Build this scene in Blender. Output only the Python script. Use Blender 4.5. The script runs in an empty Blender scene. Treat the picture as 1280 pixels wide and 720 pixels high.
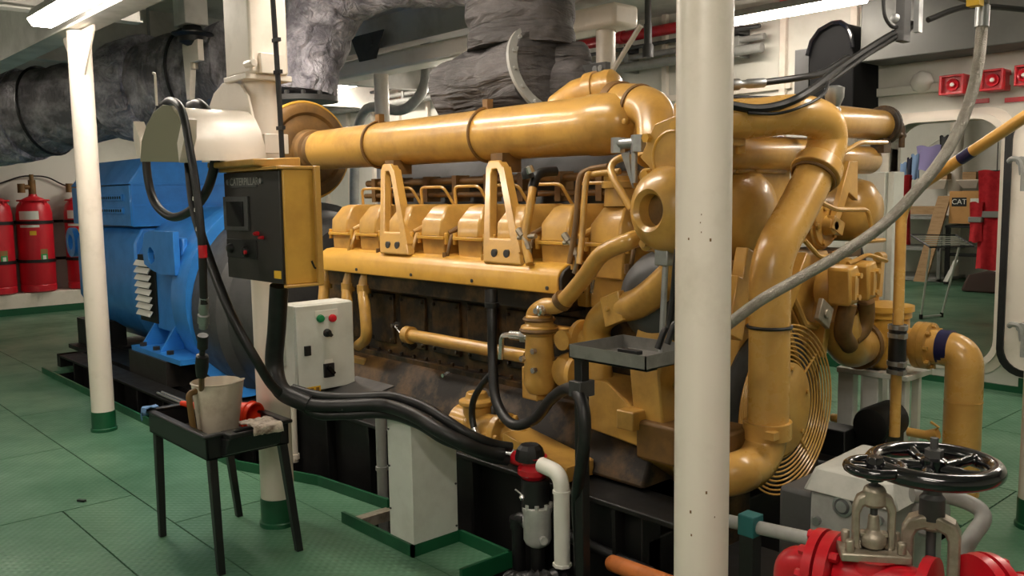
import bpy, bmesh, math, random
from mathutils import Vector, Matrix, noise
random.seed(7)
V = Vector
scene = bpy.context.scene
COL = scene.collection

# ------------------------------------------------------------------ camera
F = 1108.0; CAMH = 1.6
_t = math.radians(6.06); _r = math.radians(-0.87); _a = math.radians(42.0)
_fw = V((-math.cos(_a), math.sin(_a), 0)); _rt = V((_fw.y, -_fw.x, 0)); _up = V((0, 0, 1))
_f = _fw*math.cos(_t) - _up*math.sin(_t); _u = _fw*math.sin(_t) + _up*math.cos(_t)
_R = _rt*math.cos(_r) + _u*math.sin(_r); _U = _u*math.cos(_r) - _rt*math.sin(_r)
EYE = V((0, 0, CAMH))
cd = bpy.data.cameras.new('camera'); cam = bpy.data.objects.new('camera', cd); COL.objects.link(cam)
cd.sensor_width = 36; cd.lens = F/1280*36; cd.clip_start = 0.02; cd.clip_end = 100
cam.matrix_world = Matrix(((_R.x, _U.x, -_f.x, EYE.x), (_R.y, _U.y, -_f.y, EYE.y), (_R.z, _U.z, -_f.z, EYE.z), (0, 0, 0, 1)))
scene.camera = cam
# survey helpers: where the sight line of a photo point meets a plane of the room
def _ray(x, y): return _f + _R*((x-640)/F) + _U*((360-y)/F)
def YP(x, y, Y): d = _ray(x, y); return EYE + d*(Y/d.y)
def XP(x, y, X): d = _ray(x, y); return EYE + d*(X/d.x)
def ZP(x, y, Z): d = _ray(x, y); return EYE + d*((Z-CAMH)/d.z)
def DP(x, y, D): return EYE + _ray(x, y)*D

# ------------------------------------------------------------------ materials
def lin(c):
    def g(v):
        v /= 255.0
        return v/12.92 if v <= 0.04045 else ((v+0.055)/1.055)**2.4
    return (g(c[0]), g(c[1]), g(c[2]), 1)
MATS = {}
def mat(name, col, rough=.5, metal=0., dirt=None, amt=.4, scale=4., bump=0., bscale=60., spec=.5, coat=0., stretch=None, lo=.45, hi=.7, trans=0., alpha=None):
    m = bpy.data.materials.new(name); m.use_nodes = True
    nt = m.node_tree; b = nt.nodes['Principled BSDF']; N = nt.nodes.new; L = nt.links.new
    b.inputs['Base Color'].default_value = lin(col); b.inputs['Roughness'].default_value = rough
    b.inputs['Metallic'].default_value = metal; b.inputs['Specular IOR Level'].default_value = spec
    if coat: b.inputs['Coat Weight'].default_value = coat; b.inputs['Coat Roughness'].default_value = .15
    if trans: b.inputs['Transmission Weight'].default_value = trans
    tc = N('ShaderNodeTexCoord'); mp = N('ShaderNodeMapping'); L(tc.outputs['Object'], mp.inputs['Vector'])
    if stretch: mp.inputs['Scale'].default_value = stretch
    if dirt:
        n = N('ShaderNodeTexNoise'); n.inputs['Scale'].default_value = scale; n.inputs['Detail'].default_value = 6; n.inputs['Roughness'].default_value = .65
        L(mp.outputs['Vector'], n.inputs['Vector'])
        r = N('ShaderNodeValToRGB'); r.color_ramp.elements[0].position = lo; r.color_ramp.elements[1].position = hi
        r.color_ramp.elements[0].color = (0, 0, 0, 1); r.color_ramp.elements[1].color = (amt, amt, amt, 1)
        L(n.outputs['Fac'], r.inputs['Fac'])
        mx = N('ShaderNodeMix'); mx.data_type = 'RGBA'; mx.inputs['A'].default_value = lin(col); mx.inputs['B'].default_value = lin(dirt)
        L(r.outputs['Color'], mx.inputs['Factor']); L(mx.outputs['Result'], b.inputs['Base Color'])
        ma = N('ShaderNodeMath'); ma.operation = 'MULTIPLY_ADD'; ma.inputs[1].default_value = .25; ma.inputs[2].default_value = rough
        L(r.outputs['Color'], ma.inputs[0]); L(ma.outputs[0], b.inputs['Roughness'])
    if bump:
        n2 = N('ShaderNodeTexNoise'); n2.inputs['Scale'].default_value = bscale; n2.inputs['Detail'].default_value = 3
        L(mp.outputs['Vector'], n2.inputs['Vector'])
        bp = N('ShaderNodeBump'); bp.inputs['Strength'].default_value = bump; bp.inputs['Distance'].default_value = .01
        L(n2.outputs['Fac'], bp.inputs['Height']); L(bp.outputs['Normal'], b.inputs['Normal'])
    MATS[name] = m; return m
def emis(name, col, s):
    m = bpy.data.materials.new(name); m.use_nodes = True; b = m.node_tree.nodes['Principled BSDF']
    b.inputs['Base Color'].default_value = lin(col); b.inputs['Emission Color'].default_value = lin(col); b.inputs['Emission Strength'].default_value = s
    MATS[name] = m; return m

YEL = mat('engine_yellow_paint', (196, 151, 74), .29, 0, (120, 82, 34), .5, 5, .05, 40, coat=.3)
YELD = mat('oily_shaded_yellow_paint', (112, 80, 38), .38, 0, (26, 20, 14), .97, 5, .15, 30, lo=.28, hi=.56)  # oil stains, darkened further for the shade on the low flank
YELC = mat('clean_yellow_paint', (210, 161, 68), .3, 0, (150, 100, 30), .3, 6)
YELP = mat('pipe_yellow_paint', (206, 160, 84), .27, 0, (150, 100, 40), .35, 6, coat=.2)
BRN = mat('dusty_brown_paint', (120, 86, 40), .55, 0, (60, 46, 30), .7, 5)
BLU = mat('generator_blue_paint', (52, 134, 214), .32, 0, (34, 92, 160), .45, 3, coat=.25)
WHT = mat('cream_white_paint', (228, 218, 205), .34, 0, (160, 148, 122), .45, 3.5, coat=.1, lo=.5, hi=.8)
WALL = mat('white_wall_paint', (212, 210, 200), .5, 0, (170, 166, 150), .35, 1.6)
CEIL = mat('grey_ceiling_paint', (206, 204, 198), .6, 0, (96, 94, 88), .5, 1.5)
GRYB = mat('light_grey_box_paint', (212, 214, 206), .4, 0, (150, 148, 134), .3, 5)
GRY = mat('machine_grey_paint', (150, 150, 146), .45, 0, (96, 94, 88), .4, 8)
MBK = mat('matt_black', (7, 7, 8), .8, spec=.2)
DKG = mat('dark_grey_paint', (66, 66, 66), .5, 0, (40, 38, 36), .5, 6)
OLV = mat('olive_grey_paint', (124, 122, 98), .6)
BLK = mat('black_paint', (11, 11, 11), .5, 0, (26, 23, 20), .5, 7)
RUB = mat('black_rubber', (16, 16, 17), .42, 0, (46, 46, 46), .4, 20)
GLB = mat('gloss_black_enamel', (12, 12, 16), .13, 0, coat=.6)
PITM = mat('oily_black_bilge', (9, 9, 9), .4, 0, (24, 20, 16), .6, 3)
RED = mat('valve_red_paint', (196, 22, 36), .3, 0, (130, 14, 24), .5, 8, coat=.3)
REDC = mat('cylinder_red_paint', (200, 28, 44), .35, 0, (160, 20, 30), .3, 5)
REDF = mat('red_coverall_cloth', (214, 44, 54), .9, 0, (170, 24, 38), .6, 12, .3, 30)
TAPE = mat('silver_reflective_tape', (158, 156, 152), .6)
GAL = mat('galvanised_steel', (170, 172, 172), .36, .85, (110, 110, 110), .5, 12)
STL = mat('worn_bronze_steel', (168, 158, 142), .42, .65, (96, 86, 72), .6, 14, .15, 60)
ZNC = mat('bright_zinc', (206, 206, 204), .25, .9)
BRD = mat('braided_stainless_hose', (166, 160, 150), .38, .75, (110, 104, 96), .5, 30, .6, 260)
PVC = mat('white_pipe_plastic', (226, 224, 214), .35)
PLB = mat('black_plastic', (24, 24, 25), .4)
GRN = mat('green_collar_paint', (22, 84, 52), .35, 0, (12, 50, 34), .4, 5)
CARD = mat('brown_cardboard', (200, 150, 92), .85, 0, (170, 124, 74), .4, 6)
WOOD = mat('rough_timber', (168, 136, 98), .8, 0, (118, 90, 60), .6, 5, stretch=(1, 8, 8))
RAG = mat('stained_rag_cloth', (214, 200, 186), .9, 0, (92, 62, 46), .85, 22, .3, 50)
BRAG = mat('blue_rag_cloth', (104, 140, 186), .9)
ORG = mat('orange_red_plastic', (236, 66, 30), .35, 0, (190, 40, 20), .3, 8)
JUG = mat('milky_plastic', (206, 194, 176), .38, 0, (140, 112, 84), .55, 9, lo=.5, hi=.75)
STAIN = mat('brown_stained_plastic', (112, 84, 44), .5)
LILA = mat('lilac_cloth', (150, 140, 190), .9); LBLU = mat('light_blue_cloth', (128, 156, 196), .9); NAVY = mat('navy_cloth', (34, 36, 56), .9)
NAVB = mat('navy_band_paint', (26, 28, 70), .4)
SCR = mat('dark_glass_screen', (34, 35, 36), .12)
GRNB = mat('green_push_button', (18, 128, 76), .3); REDB = mat('red_push_button', (206, 24, 40), .3)
LABW = mat('white_label', (224, 222, 214), .5); LABY = mat('yellow_label', (222, 176, 40), .5); LABG = mat('green_label', (40, 150, 76), .5)
DSTEEL = mat('dark_panel_steel', (38, 35, 33), .42, 0, (60, 54, 46), .4, 6)
LAMP = emis('lit_tube_diffuser', (255, 243, 228), 22.0)
TUR = mat('teal_rag_paint', (30, 96, 96), .6)

def floor_mat():
    m = mat('green_deck_paint', (92, 130, 104), .3, 0, (32, 86, 58), .92, .9, 0, lo=.38, hi=.72, spec=.45)
    nt = m.node_tree; b = nt.nodes['Principled BSDF']; N = nt.nodes.new; L = nt.links.new
    tc = N('ShaderNodeTexCoord'); mp = N('ShaderNodeMapping'); mp.inputs['Rotation'].default_value = (0, 0, math.radians(45)); L(tc.outputs['Object'], mp.inputs['Vector'])
    w1 = N('ShaderNodeTexWave'); w1.bands_direction = 'X'; w1.inputs['Scale'].default_value = 9; L(mp.outputs['Vector'], w1.inputs['Vector'])
    w2 = N('ShaderNodeTexWave'); w2.bands_direction = 'Y'; w2.inputs['Scale'].default_value = 9; L(mp.outputs['Vector'], w2.inputs['Vector'])
    mu = N('ShaderNodeMath'); mu.operation = 'MULTIPLY'; L(w1.outputs['Fac'], mu.inputs[0]); L(w2.outputs['Fac'], mu.inputs[1])
    bp = N('ShaderNodeBump'); bp.inputs['Strength'].default_value = .25; bp.inputs['Distance'].default_value = .006
    L(mu.outputs[0], bp.inputs['Height']); L(bp.outputs['Normal'], b.inputs['Normal'])
    return m
FLR = floor_mat()
def quilt_mat(name, col, hi_col, amt, wr=(1, 1, 1), dist=1.6, sc=7):
    m = mat(name, col, .62, 0, hi_col, amt, 3.2, 0, lo=.42, hi=.7, stretch=(1, 1.6, 1.6))
    nt = m.node_tree; b = nt.nodes['Principled BSDF']; N = nt.nodes.new; L = nt.links.new
    tc = N('ShaderNodeTexCoord')
    n = N('ShaderNodeTexNoise'); n.inputs['Scale'].default_value = sc; n.inputs['Detail'].default_value = 5; n.inputs['Distortion'].default_value = dist
    m2 = N('ShaderNodeMapping'); m2.inputs['Scale'].default_value = wr; L(tc.outputs['Object'], m2.inputs['Vector']); L(m2.outputs['Vector'], n.inputs['Vector'])
    bp = N('ShaderNodeBump'); bp.inputs['Strength'].default_value = 1.0; bp.inputs['Distance'].default_value = .09
    L(n.outputs['Fac'], bp.inputs['Height']); L(bp.outputs['Normal'], b.inputs['Normal'])
    return m
INS = quilt_mat('dark_lagging_cloth', (64, 61, 61), (126, 121, 122), .6, (.8, .8, 4), .5, 3.4)
INSM = quilt_mat('sidelit_lagging_cloth', (98, 95, 99), (196, 192, 198), .8, (2.4, 2.4, .8), .6, 4)  # paler lagging copy: side light painted in as light patches
INSL = quilt_mat('silvery_lagging_cloth', (124, 121, 130), (222, 218, 228), .95)

# ------------------------------------------------------------------ mesh builder
def frame_for(d):
    d = d.normalized(); a = V((0, 0, 1)) if abs(d.z) < .95 else V((1, 0, 0))
    x = d.cross(a).normalized(); return x, d.cross(x).normalized()
def spline(pts, n=8):
    pts = [V(p) for p in pts]
    if len(pts) < 3: return pts
    out = []; P = [pts[0]*2-pts[1]] + pts + [pts[-1]*2-pts[-2]]
    for i in range(1, len(P)-2):
        p0, p1, p2, p3 = P[i-1:i+3]
        for k in range(n):
            t = k/n
            out.append(.5*((2*p1) + (p2-p0)*t + (2*p0-5*p1+4*p2-p3)*t*t + (3*p1-p0-3*p2+p3)*t**3))
    out.append(pts[-1]); return out
def fillet(pts, r, n=6):
    """straight legs with rounded corners"""
    pts = [V(p) for p in pts]; out = [pts[0]]
    for i in range(1, len(pts)-1):
        a, b, c = pts[i-1], pts[i], pts[i+1]
        k = min(r, (a-b).length*.49, (c-b).length*.49)
        s = b+(a-b).normalized()*k; e = b+(c-b).normalized()*k
        for j in range(n+1):
            t = j/n; out.append(s*(1-t)**2 + b*2*t*(1-t) + e*t*t)
    out.append(pts[-1]); return out
class MB:
    def __init__(s): s.bm = bmesh.new()
    def _face(s, vs):
        try: return s.bm.faces.new(vs)
        except ValueError: return None
    def box(s, lo, hi):
        x0, y0, z0 = lo; x1, y1, z1 = hi
        v = [s.bm.verts.new(p) for p in ((x0,y0,z0),(x1,y0,z0),(x1,y1,z0),(x0,y1,z0),(x0,y0,z1),(x1,y0,z1),(x1,y1,z1),(x0,y1,z1))]
        for f in ((0,3,2,1),(4,5,6,7),(0,1,5,4),(1,2,6,5),(2,3,7,6),(3,0,4,7)): s._face([v[i] for i in f])
        return s
    def obox(s, c, ax, ay, az):
        c = V(c); ax, ay, az = V(ax), V(ay), V(az)
        v = [s.bm.verts.new(c+ax*i+ay*j+az*k) for i, j, k in ((-1,-1,-1),(1,-1,-1),(1,1,-1),(-1,1,-1),(-1,-1,1),(1,-1,1),(1,1,1),(-1,1,1))]
        for f in ((0,3,2,1),(4,5,6,7),(0,1,5,4),(1,2,6,5),(2,3,7,6),(3,0,4,7)): s._face([v[i] for i in f])
        return s
    def hull(s, pts):
        vs = [s.bm.verts.new(p) for p in pts]
        r = bmesh.ops.convex_hull(s.bm, input=vs)
        bad = [e for e in set(r['geom_interior']) | set(r['geom_unused']) if isinstance(e, bmesh.types.BMVert)]
        if bad: bmesh.ops.delete(s.bm, geom=bad, context='VERTS')
        return s
    def prism(s, poly, ext):
        ext = V(ext); a = [s.bm.verts.new(p) for p in poly]; b = [s.bm.verts.new(V(p)+ext) for p in poly]
        n = len(a); s._face(a[::-1]); s._face(b)
        for i in range(n): s._face([a[i], a[(i+1) % n], b[(i+1) % n], b[i]])
        return s
    def tube(s, pts, r, n=14, caps=True, closed=False, rf=None):
        pts = [V(p) for p in pts]; m = len(pts); rings = []; x = None
        for i, p in enumerate(pts):
            if closed: d = pts[(i+1) % m]-pts[i-1]
            else: d = pts[min(i+1, m-1)]-pts[max(i-1, 0)]
            if d.length < 1e-9: d = V((0, 0, 1))
            d.normalize()
            if x is None: x, _ = frame_for(d)
            x = (x-d*x.dot(d)).normalized(); y = d.cross(x)
            rr = r[i] if isinstance(r, (list, tuple)) else r
            ring = []
            for k in range(n):
                th = 2*math.pi*k/n; q = rr*(rf(i, th, p) if rf else 1)
                ring.append(s.bm.verts.new(p+x*math.cos(th)*q+y*math.sin(th)*q))
            rings.append(ring)
        for i in range(m if closed else m-1):
            A, B = rings[i], rings[(i+1) % m]
            for k in range(n): s._face([A[k], A[(k+1) % n], B[(k+1) % n], B[k]])
        if caps and not closed: s._face(rings[0][::-1]); s._face(rings[-1])
        return s
    def cyl(s, a, b, r, r2=None, n=20): return s.tube([a, b], [r, r if r2 is None else r2], n)
    def lathe(s, o, axis, prof, n=28):
        o = V(o); axis = V(axis).normalized()
        return s.tube([o+axis*(t+i*1e-6) for i, (t, r) in enumerate(prof)], [max(r, 1e-4) for t, r in prof], n) if False else s._lathe(o, axis, prof, n)
    def _lathe(s, o, axis, prof, n):
        x, y = frame_for(axis); rings = []
        for t, r in prof:
            r = max(r, 2e-4)
            rings.append([s.bm.verts.new(o+axis*t+x*math.cos(2*math.pi*k/n)*r+y*math.sin(2*math.pi*k/n)*r) for k in range(n)])
        for A, B in zip(rings, rings[1:]):
            for k in range(n): s._face([A[k], A[(k+1) % n], B[(k+1) % n], B[k]])
        s._face(rings[0][::-1]); s._face(rings[-1]); return s
    def torus(s, c, axis, R, r, n=32, m=8):
        c = V(c); x, y = frame_for(V(axis))
        return s.tube([c+x*R*math.cos(2*math.pi*k/n)+y*R*math.sin(2*math.pi*k/n) for k in range(n)], r, m, closed=True)
    def bolts(s, c, axis, R, n, r, h, ph=0):
        c = V(c); axis = V(axis).normalized(); x, y = frame_for(axis)
        for k in range(n):
            t = ph+2*math.pi*k/n; p = c+x*R*math.cos(t)+y*R*math.sin(t); s.cyl(p, p+axis*h, r, n=6)
        return s
    def holed(s, c, axis, R, rin, th, n=28):
        """washer: flat ring with a hole"""
        c = V(c); axis = V(axis).normalized(); x, y = frame_for(axis); L = []
        for (t, r) in ((0, rin), (0, R), (th, R), (th, rin)):
            L.append([s.bm.verts.new(c+axis*t+(x*math.cos(2*math.pi*k/n)+y*math.sin(2*math.pi*k/n))*r) for k in range(n)])
        for i in range(4):
            A, B = L[i], L[(i+1) % 4]
            for k in range(n): s._face([A[k], A[(k+1) % n], B[(k+1) % n], B[k]])
        return s
    def ring_plate(s, outer, inner, ext):
        """plate with one hole, both loops with the same vertex count"""
        ext = V(ext); A = [s.bm.verts.new(p) for p in outer]; B = [s.bm.verts.new(p) for p in inner]
        C = [s.bm.verts.new(V(p)+ext) for p in outer]; D = [s.bm.verts.new(V(p)+ext) for p in inner]; n = len(A)
        for i in range(n):
            j = (i+1) % n
            s._face([A[i], A[j], B[j], B[i]]); s._face([C[j], C[i], D[i], D[j]]); s._face([A[j], A[i], C[i], C[j]]); s._face([B[i], B[j], D[j], D[i]])
        return s
WL = {}
def _wl(o): return WL.get(o.name, V((0, 0, 0)))
def build(mb, name, m, parent=None, bevel=0., sharp=38, flat=False):
    bm = mb.bm
    bmesh.ops.recalc_face_normals(bm, faces=bm.faces)
    lo = V((min(v.co.x for v in bm.verts), min(v.co.y for v in bm.verts), min(v.co.z for v in bm.verts)))
    hi = V((max(v.co.x for v in bm.verts), max(v.co.y for v in bm.verts), max(v.co.z for v in bm.verts)))
    c = (lo+hi)/2
    if parent is None: c.z = lo.z
    for v in bm.verts: v.co -= c
    s = math.radians(sharp)
    for f in bm.faces: f.smooth = not flat
    for e in bm.edges:
        if len(e.link_faces) == 2 and e.calc_face_angle(0) > s: e.smooth = False
    me = bpy.data.meshes.new(name); bm.to_mesh(me); bm.free()
    me.materials.append(m)
    o = bpy.data.objects.new(name, me); COL.objects.link(o)
    o.location = c-(_wl(parent) if parent else V((0, 0, 0))); WL[o.name] = c.copy()
    if parent: o.parent = parent
    if bevel:
        b = o.modifiers.new('bevel', 'BEVEL'); b.width = bevel; b.segments = 2; b.limit_method = 'ANGLE'; b.angle_limit = math.radians(42); b.harden_normals = False
    return o
def parts(mb, name, m, parent=None, bevel=0.):
    """every loose piece of the builder becomes a part of its own"""
    bm = mb.bm; seen = set(); bm.verts.index_update(); out = []
    for v0 in bm.verts:
        if v0 in seen: continue
        st = [v0]; isl = []; seen.add(v0)
        while st:
            v = st.pop(); isl.append(v)
            for e in v.link_edges:
                w = e.other_vert(v)
                if w not in seen: seen.add(w); st.append(w)
        nb = MB(); mp = {v: nb.bm.verts.new(v.co) for v in isl}; fs = set(f for v in isl for f in v.link_faces)
        for f in fs: nb._face([mp[v] for v in f.verts])
        out.append(build(nb, name, m, parent, bevel))
    bm.free(); return out
def tag(o, label, cat, group=None):
    o['label'] = label; o['category'] = cat
    if group: o['group'] = group
    return o
def thing(name, label, cat, loc, group=None):
    o = bpy.data.objects.new(name, None); COL.objects.link(o); o.empty_display_size = .1
    o.location = V(loc); WL[o.name] = V(loc); return tag(o, label, cat, group)
def struct(mb, name, m, bevel=0., parent=None):
    o = build(mb, name, m, parent, bevel)
    if parent is None: o['kind'] = 'structure'
    return o
def single(mb, name, m, label, cat, group=None, bevel=0.): return tag(build(mb, name, m, None, bevel), label, cat, group)
def dup(root, off, label=None, group=None):
    def cp(o, par):
        c = o.copy(); COL.objects.link(c)
        if par: c.parent = par
        for ch in [x for x in bpy.data.objects if x.parent == o and x != c]: cp(ch, c)
        return c
    kids = [x for x in bpy.data.objects if x.parent == root]
    r = root.copy(); COL.objects.link(r); r.location = root.location + V(off); WL[r.name] = _wl(root)+V(off)
    for ch in kids: cp(ch, r)
    if label: r['label'] = label
    if group: r['group'] = group
    return r
def text(body, name, m, parent, o, right, upv, size, depth=.002):
    cu = bpy.data.curves.new('lettering', 'FONT'); cu.body = body; cu.size = size; cu.extrude = depth; cu.align_x = 'CENTER'; cu.align_y = 'CENTER'
    tmp = bpy.data.objects.new('lettering_curve', cu); COL.objects.link(tmp)
    bpy.context.view_layer.update()
    me = bpy.data.meshes.new_from_object(tmp.evaluated_get(bpy.context.evaluated_depsgraph_get()))
    bpy.data.objects.remove(tmp); bpy.data.curves.remove(cu)
    r = V(right).normalized(); u = V(upv).normalized(); n = r.cross(u)
    M = Matrix(((r.x, u.x, n.x), (r.y, u.y, n.y), (r.z, u.z, n.z)))
    for v in me.vertices: v.co = M @ v.co
    me.materials.clear(); me.materials.append(m)
    ob = bpy.data.objects.new(name, me); COL.objects.link(ob); ob.parent = parent; ob.location = V(o)-_wl(parent); return ob
def arc(c, u, v, r, a0, a1, n): return [V(c)+V(u)*r*math.cos(math.radians(a0+(a1-a0)*k/n))+V(v)*r*math.sin(math.radians(a0+(a1-a0)*k/n)) for k in range(n+1)]
X, Y, Z = V((1, 0, 0)), V((0, 1, 0)), V((0, 0, 1))

# ------------------------------------------------------------------ the room
mb = MB()
g = .004
def plate(x0, x1, y0, y1): mb.box((x0+g, y0+g, -.03), (x1-g, y1-g, 0))
xs = [-14.4, -12, -9.02]
mb = mb
for x0, x1 in ((-14.4, -12.2), (-12.2, -9.7), (-9.7, -7.3), (-7.3, -4.3), (-4.3, -1.75), (-1.75, .6), (.6, 3)): plate(x0, x1, 1.59, 2.2)
for x0, x1 in ((-14.4, -12.6), (-12.6, -10), (-10, -7.6), (-7.6, -6.15), (-6.15, -4.876)):
    for y0, y1 in ((-3, -1.2), (-1.2, .4), (.4, 1.59)): plate(x0, x1, y0, y1)
for x0, x1 in ((-4.876, -2.4), (-2.4, 0), (0, 3)):
    for y0, y1 in ((-3, -1.2), (-1.2, .2), (.2, 1.233)): plate(x0, x1, y0, y1)
plate(-4.876, -1.0, 1.233, 1.59); plate(-1.0, 3, 1.233, 1.59)
mb.prism([(-4.9, 2.2, -.03), (-3.71, 2.2, -.03), (-3.71, 2.46, -.03), (-4.3, 2.40, -.03)], (0, 0, .03))
plate(-3.13, -2.78, 2.2, 2.465)
for x0, x1 in ((-14.4, -11.6), (-11.6, -9.02)):
    for y0, y1 in ((2.2, 3.7), (3.7, 5.2), (5.2, 7.45)): plate(x0, x1, y0, y1)
for x0, x1 in ((-9.02, -6.4), (-6.4, -4), (-4, -2.2), (-2.2, -.9), (-.9, 3)):
    for y0, y1 in ((5.0, 6.2), (6.2, 7.45)): plate(x0, x1, y0, y1)
for x0, x1 in ((-1.6, -.6), (-.6, 1), (1, 3)):
    for y0, y1 in ((2.2, 3.6), (3.6, 5.0)): plate(x0, x1, y0, y1)
mb.box((-9, 7.57, .15), (0, 14.5, .19))
plate(-2.45, -1.6, 4.3, 5.0)
struct(mb, 'floor', FLR)
mb = MB(); mb.box((-14.4, -3, -.62), (3, 7.45, -.6)); mb.box((-9, 7.57, -.1), (0, 14.5, .14))
mb.box((-9.1, 2.1, -.6), (-9.03, 5.05, -.032)); mb.box((-9.1, 5.02, -.6), (-1.5, 5.1, -.032)); mb.box((-1.6, 2.1, -.6), (-1.5, 5.1, -.032)); mb.box((-9.1, 2.1, -.6), (-1.5, 2.19, -.032))
mb.box((-14.4, -3, -.1), (3, 2.1, -.04)); mb.box((-14.4, 2.1, -.1), (-9.1, 7.45, -.04)); mb.box((-9.1, 5.1, -.1), (3, 7.45, -.04)); mb.box((-1.5, 2.1, -.1), (3, 5.1, -.04))
struct(mb, 'floor_bilge', PITM)
mb = MB()   # green upstand round the pit
def curb(p, q, h=.055, w=.016):
    p, q = V((p[0], p[1], 0)), V((q[0], q[1], 0)); d = (q-p).normalized(); nrm = V((-d.y, d.x, 0))
    mb.obox((p+q)/2+Z*(h/2-.01), (q-p)/2+d*w/2, nrm*w/2, Z*(h/2+.01))
for a, b in (((-9.02, 2.2), (-4.9, 2.2)), ((-4.9, 2.2), (-4.3, 2.40)), ((-4.3, 2.40), (-3.71, 2.46)), ((-3.71, 2.2), (-3.13, 2.2)), ((-3.13, 2.2), (-3.13, 2.465)), ((-3.13, 2.465), (-2.78, 2.465)), ((-2.78, 2.465), (-2.78, 2.2))): curb(a, b)
struct(mb, 'trim_1', GRN)
mb = MB(); mb.box((-3.716, 2.2, -.04), (-3.66, 2.46, .012)); struct(mb, 'trim_2', STL)

# walls: the bulkhead with the oval doorway
DY = 7.45
x0, x1, z0, z1, rr = -3.46, -2.585, .2, 2.13, .2
inner = []
for cx, cz, a0 in ((x1-rr, z1-rr, 0), (x0+rr, z1-rr, 90), (x0+rr, z0+rr, 180), (x1-rr, z0+rr, 270)):
    inner += arc((cx, DY, cz), X, Z, rr, a0, a0+90, 7)
cxm, czm = (x0+x1)/2, (z0+z1)/2
def grow(k): return [V((p.x+(k if p.x > cxm else -k), p.y, p.z+(k if p.z > czm else -k))) for p in inner]
outer = []
for p in inner:
    d = V((p.x-cxm, 0, p.z-czm)); t = min((( 3-cxm) if d.x > 0 else (cxm+14.4))/max(abs(d.x), 1e-6), ((3.4-czm) if d.z > 0 else (czm+.1))/max(abs(d.z), 1e-6))
    outer.append(V((cxm+d.x*t, DY, czm+d.z*t)))
# make sure the outer loop holds the four corners
def snap(P, tgt):
    i = min(range(len(P)), key=lambda k: (P[k]-tgt).length); P[i] = tgt
for t in (V((3, DY, 3.4)), V((-14.4, DY, 3.4)), V((-14.4, DY, -.1)), V((3, DY, -.1))): snap(outer, t)
mb = MB()
mb.box((-14.4, DY, -.1), (x0, DY+.12, 3.4)); mb.box((x1, DY, -.1), (3, DY+.12, 3.4)); mb.box((x0, DY, -.1), (x1, DY+.12, z0)); mb.box((x0, DY, z1), (x1, DY+.12, 3.4))
for k, (cx, cz) in enumerate(((x1, z1), (x0, z1), (x0, z0), (x1, z0))):
    A_ = inner[k*8:k*8+8]; mb.prism([V((cx, DY, cz))]+A_, (0, .12, 0))
struct(mb, 'wall_back', WALL)
mb = MB(); mb.ring_plate([p-Y*.05 for p in grow(.035)], [p-Y*.05 for p in inner], (0, .22, 0)); mb.ring_plate([p-Y*.02 for p in grow(.085)], [p-Y*.02 for p in inner], (0, .018, 0))
struct(mb, 'trim_3', WHT)
mb = MB(); mb.box((-14.5, -3, -.1), (-14.4, 7.57, 3.4)); struct(mb, 'wall_left', WALL)
mb = MB(); mb.box((3, -3, -.1), (3.1, 7.57, 3.4)); struct(mb, 'wall_right', WALL)
mb = MB(); mb.box((-14.5, -3.1, -.1), (3.1, -3, 3.4)); struct(mb, 'wall_front', WALL)
mb = MB(); mb.box((-14.5, -3.1, 3.4), (3.1, 7.57, 3.5)); struct(mb, 'ceiling', CEIL)
mb = MB()   # deck beams across the ship and girders along it
for bx in (-13.2, -11.0, -8.8, -6.6, -4.4, -1.2, 1.2):
    by = 2.4 if -7 < bx < -4 else 7.44
    mb.box((bx-.006, -3, 2.86), (bx+.006, by, 3.4)); mb.box((bx-.06, -3, 2.85), (bx+.06, by, 2.862))
for gy, gz in ((1.93, 2.74), (5.2, 3.08)):
    ge = 3 if gy < 3 else -4.5
    mb.box((-14.4, gy-.008, gz), (ge, gy+.008, 3.4)); mb.box((-14.4, gy-.09, gz-.014), (ge, gy+.09, gz))
struct(mb, 'trim_4', CEIL)
mb = MB(); mb.box((-14.4, 5.06, 2.83), (-4.45, 5.34, 3.0)); struct(mb, 'trim_5', WHT, .03)
mb = MB()   # wall stiffeners and lining seams
for k in range(16):
    x = -14.0+k*.68
    mb.box((x-.03, 7.40, .0), (x+.03, 7.45, 3.4))
for zz in (1.2, 2.55): mb.box((-14.4, 7.415, zz-.03), (-4.4, 7.45, zz+.03))
struct(mb, 'trim_6', WHT, .004)
mb = MB(); mb.box((-14.4, 2.4, 0), (-13.9, 7.44, .30)); struct(mb, 'trim_7', WHT, .01)
mb = MB(); mb.box((-13.9, 2.4, 0), (-13.88, 7.44, .10)); mb.box((-14.4, 2.38, 0), (-13.88, 2.4, .1)); struct(mb, 'baseboard_left', GRN)
mb = MB(); mb.box((-14.4, 7.43, 0), (-3.6, 7.45, .12)); mb.box((-2.4, 7.43, 0), (3, 7.45, .12)); mb.box((-3.6, 7.43, 0), (-2.4, 7.45, .05)); struct(mb, 'baseboard_back', GRN)
# store room behind the doorway
mb = MB(); mb.box((-9, 14.5, -.1), (0, 14.6, 2.9)); struct(mb, 'wall_store_back', WALL)
mb = MB(); mb.box((-9.1, 7.58, -.1), (-9, 14.6, 2.9)); mb.box((0, 7.58, -.1), (.1, 14.6, 2.9)); struct(mb, 'wall_store_side', WALL)
mb = MB(); mb.box((-9.1, 7.58, 2.9), (.1, 14.6, 3.0)); struct(mb, 'ceiling_store', CEIL)
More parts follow.
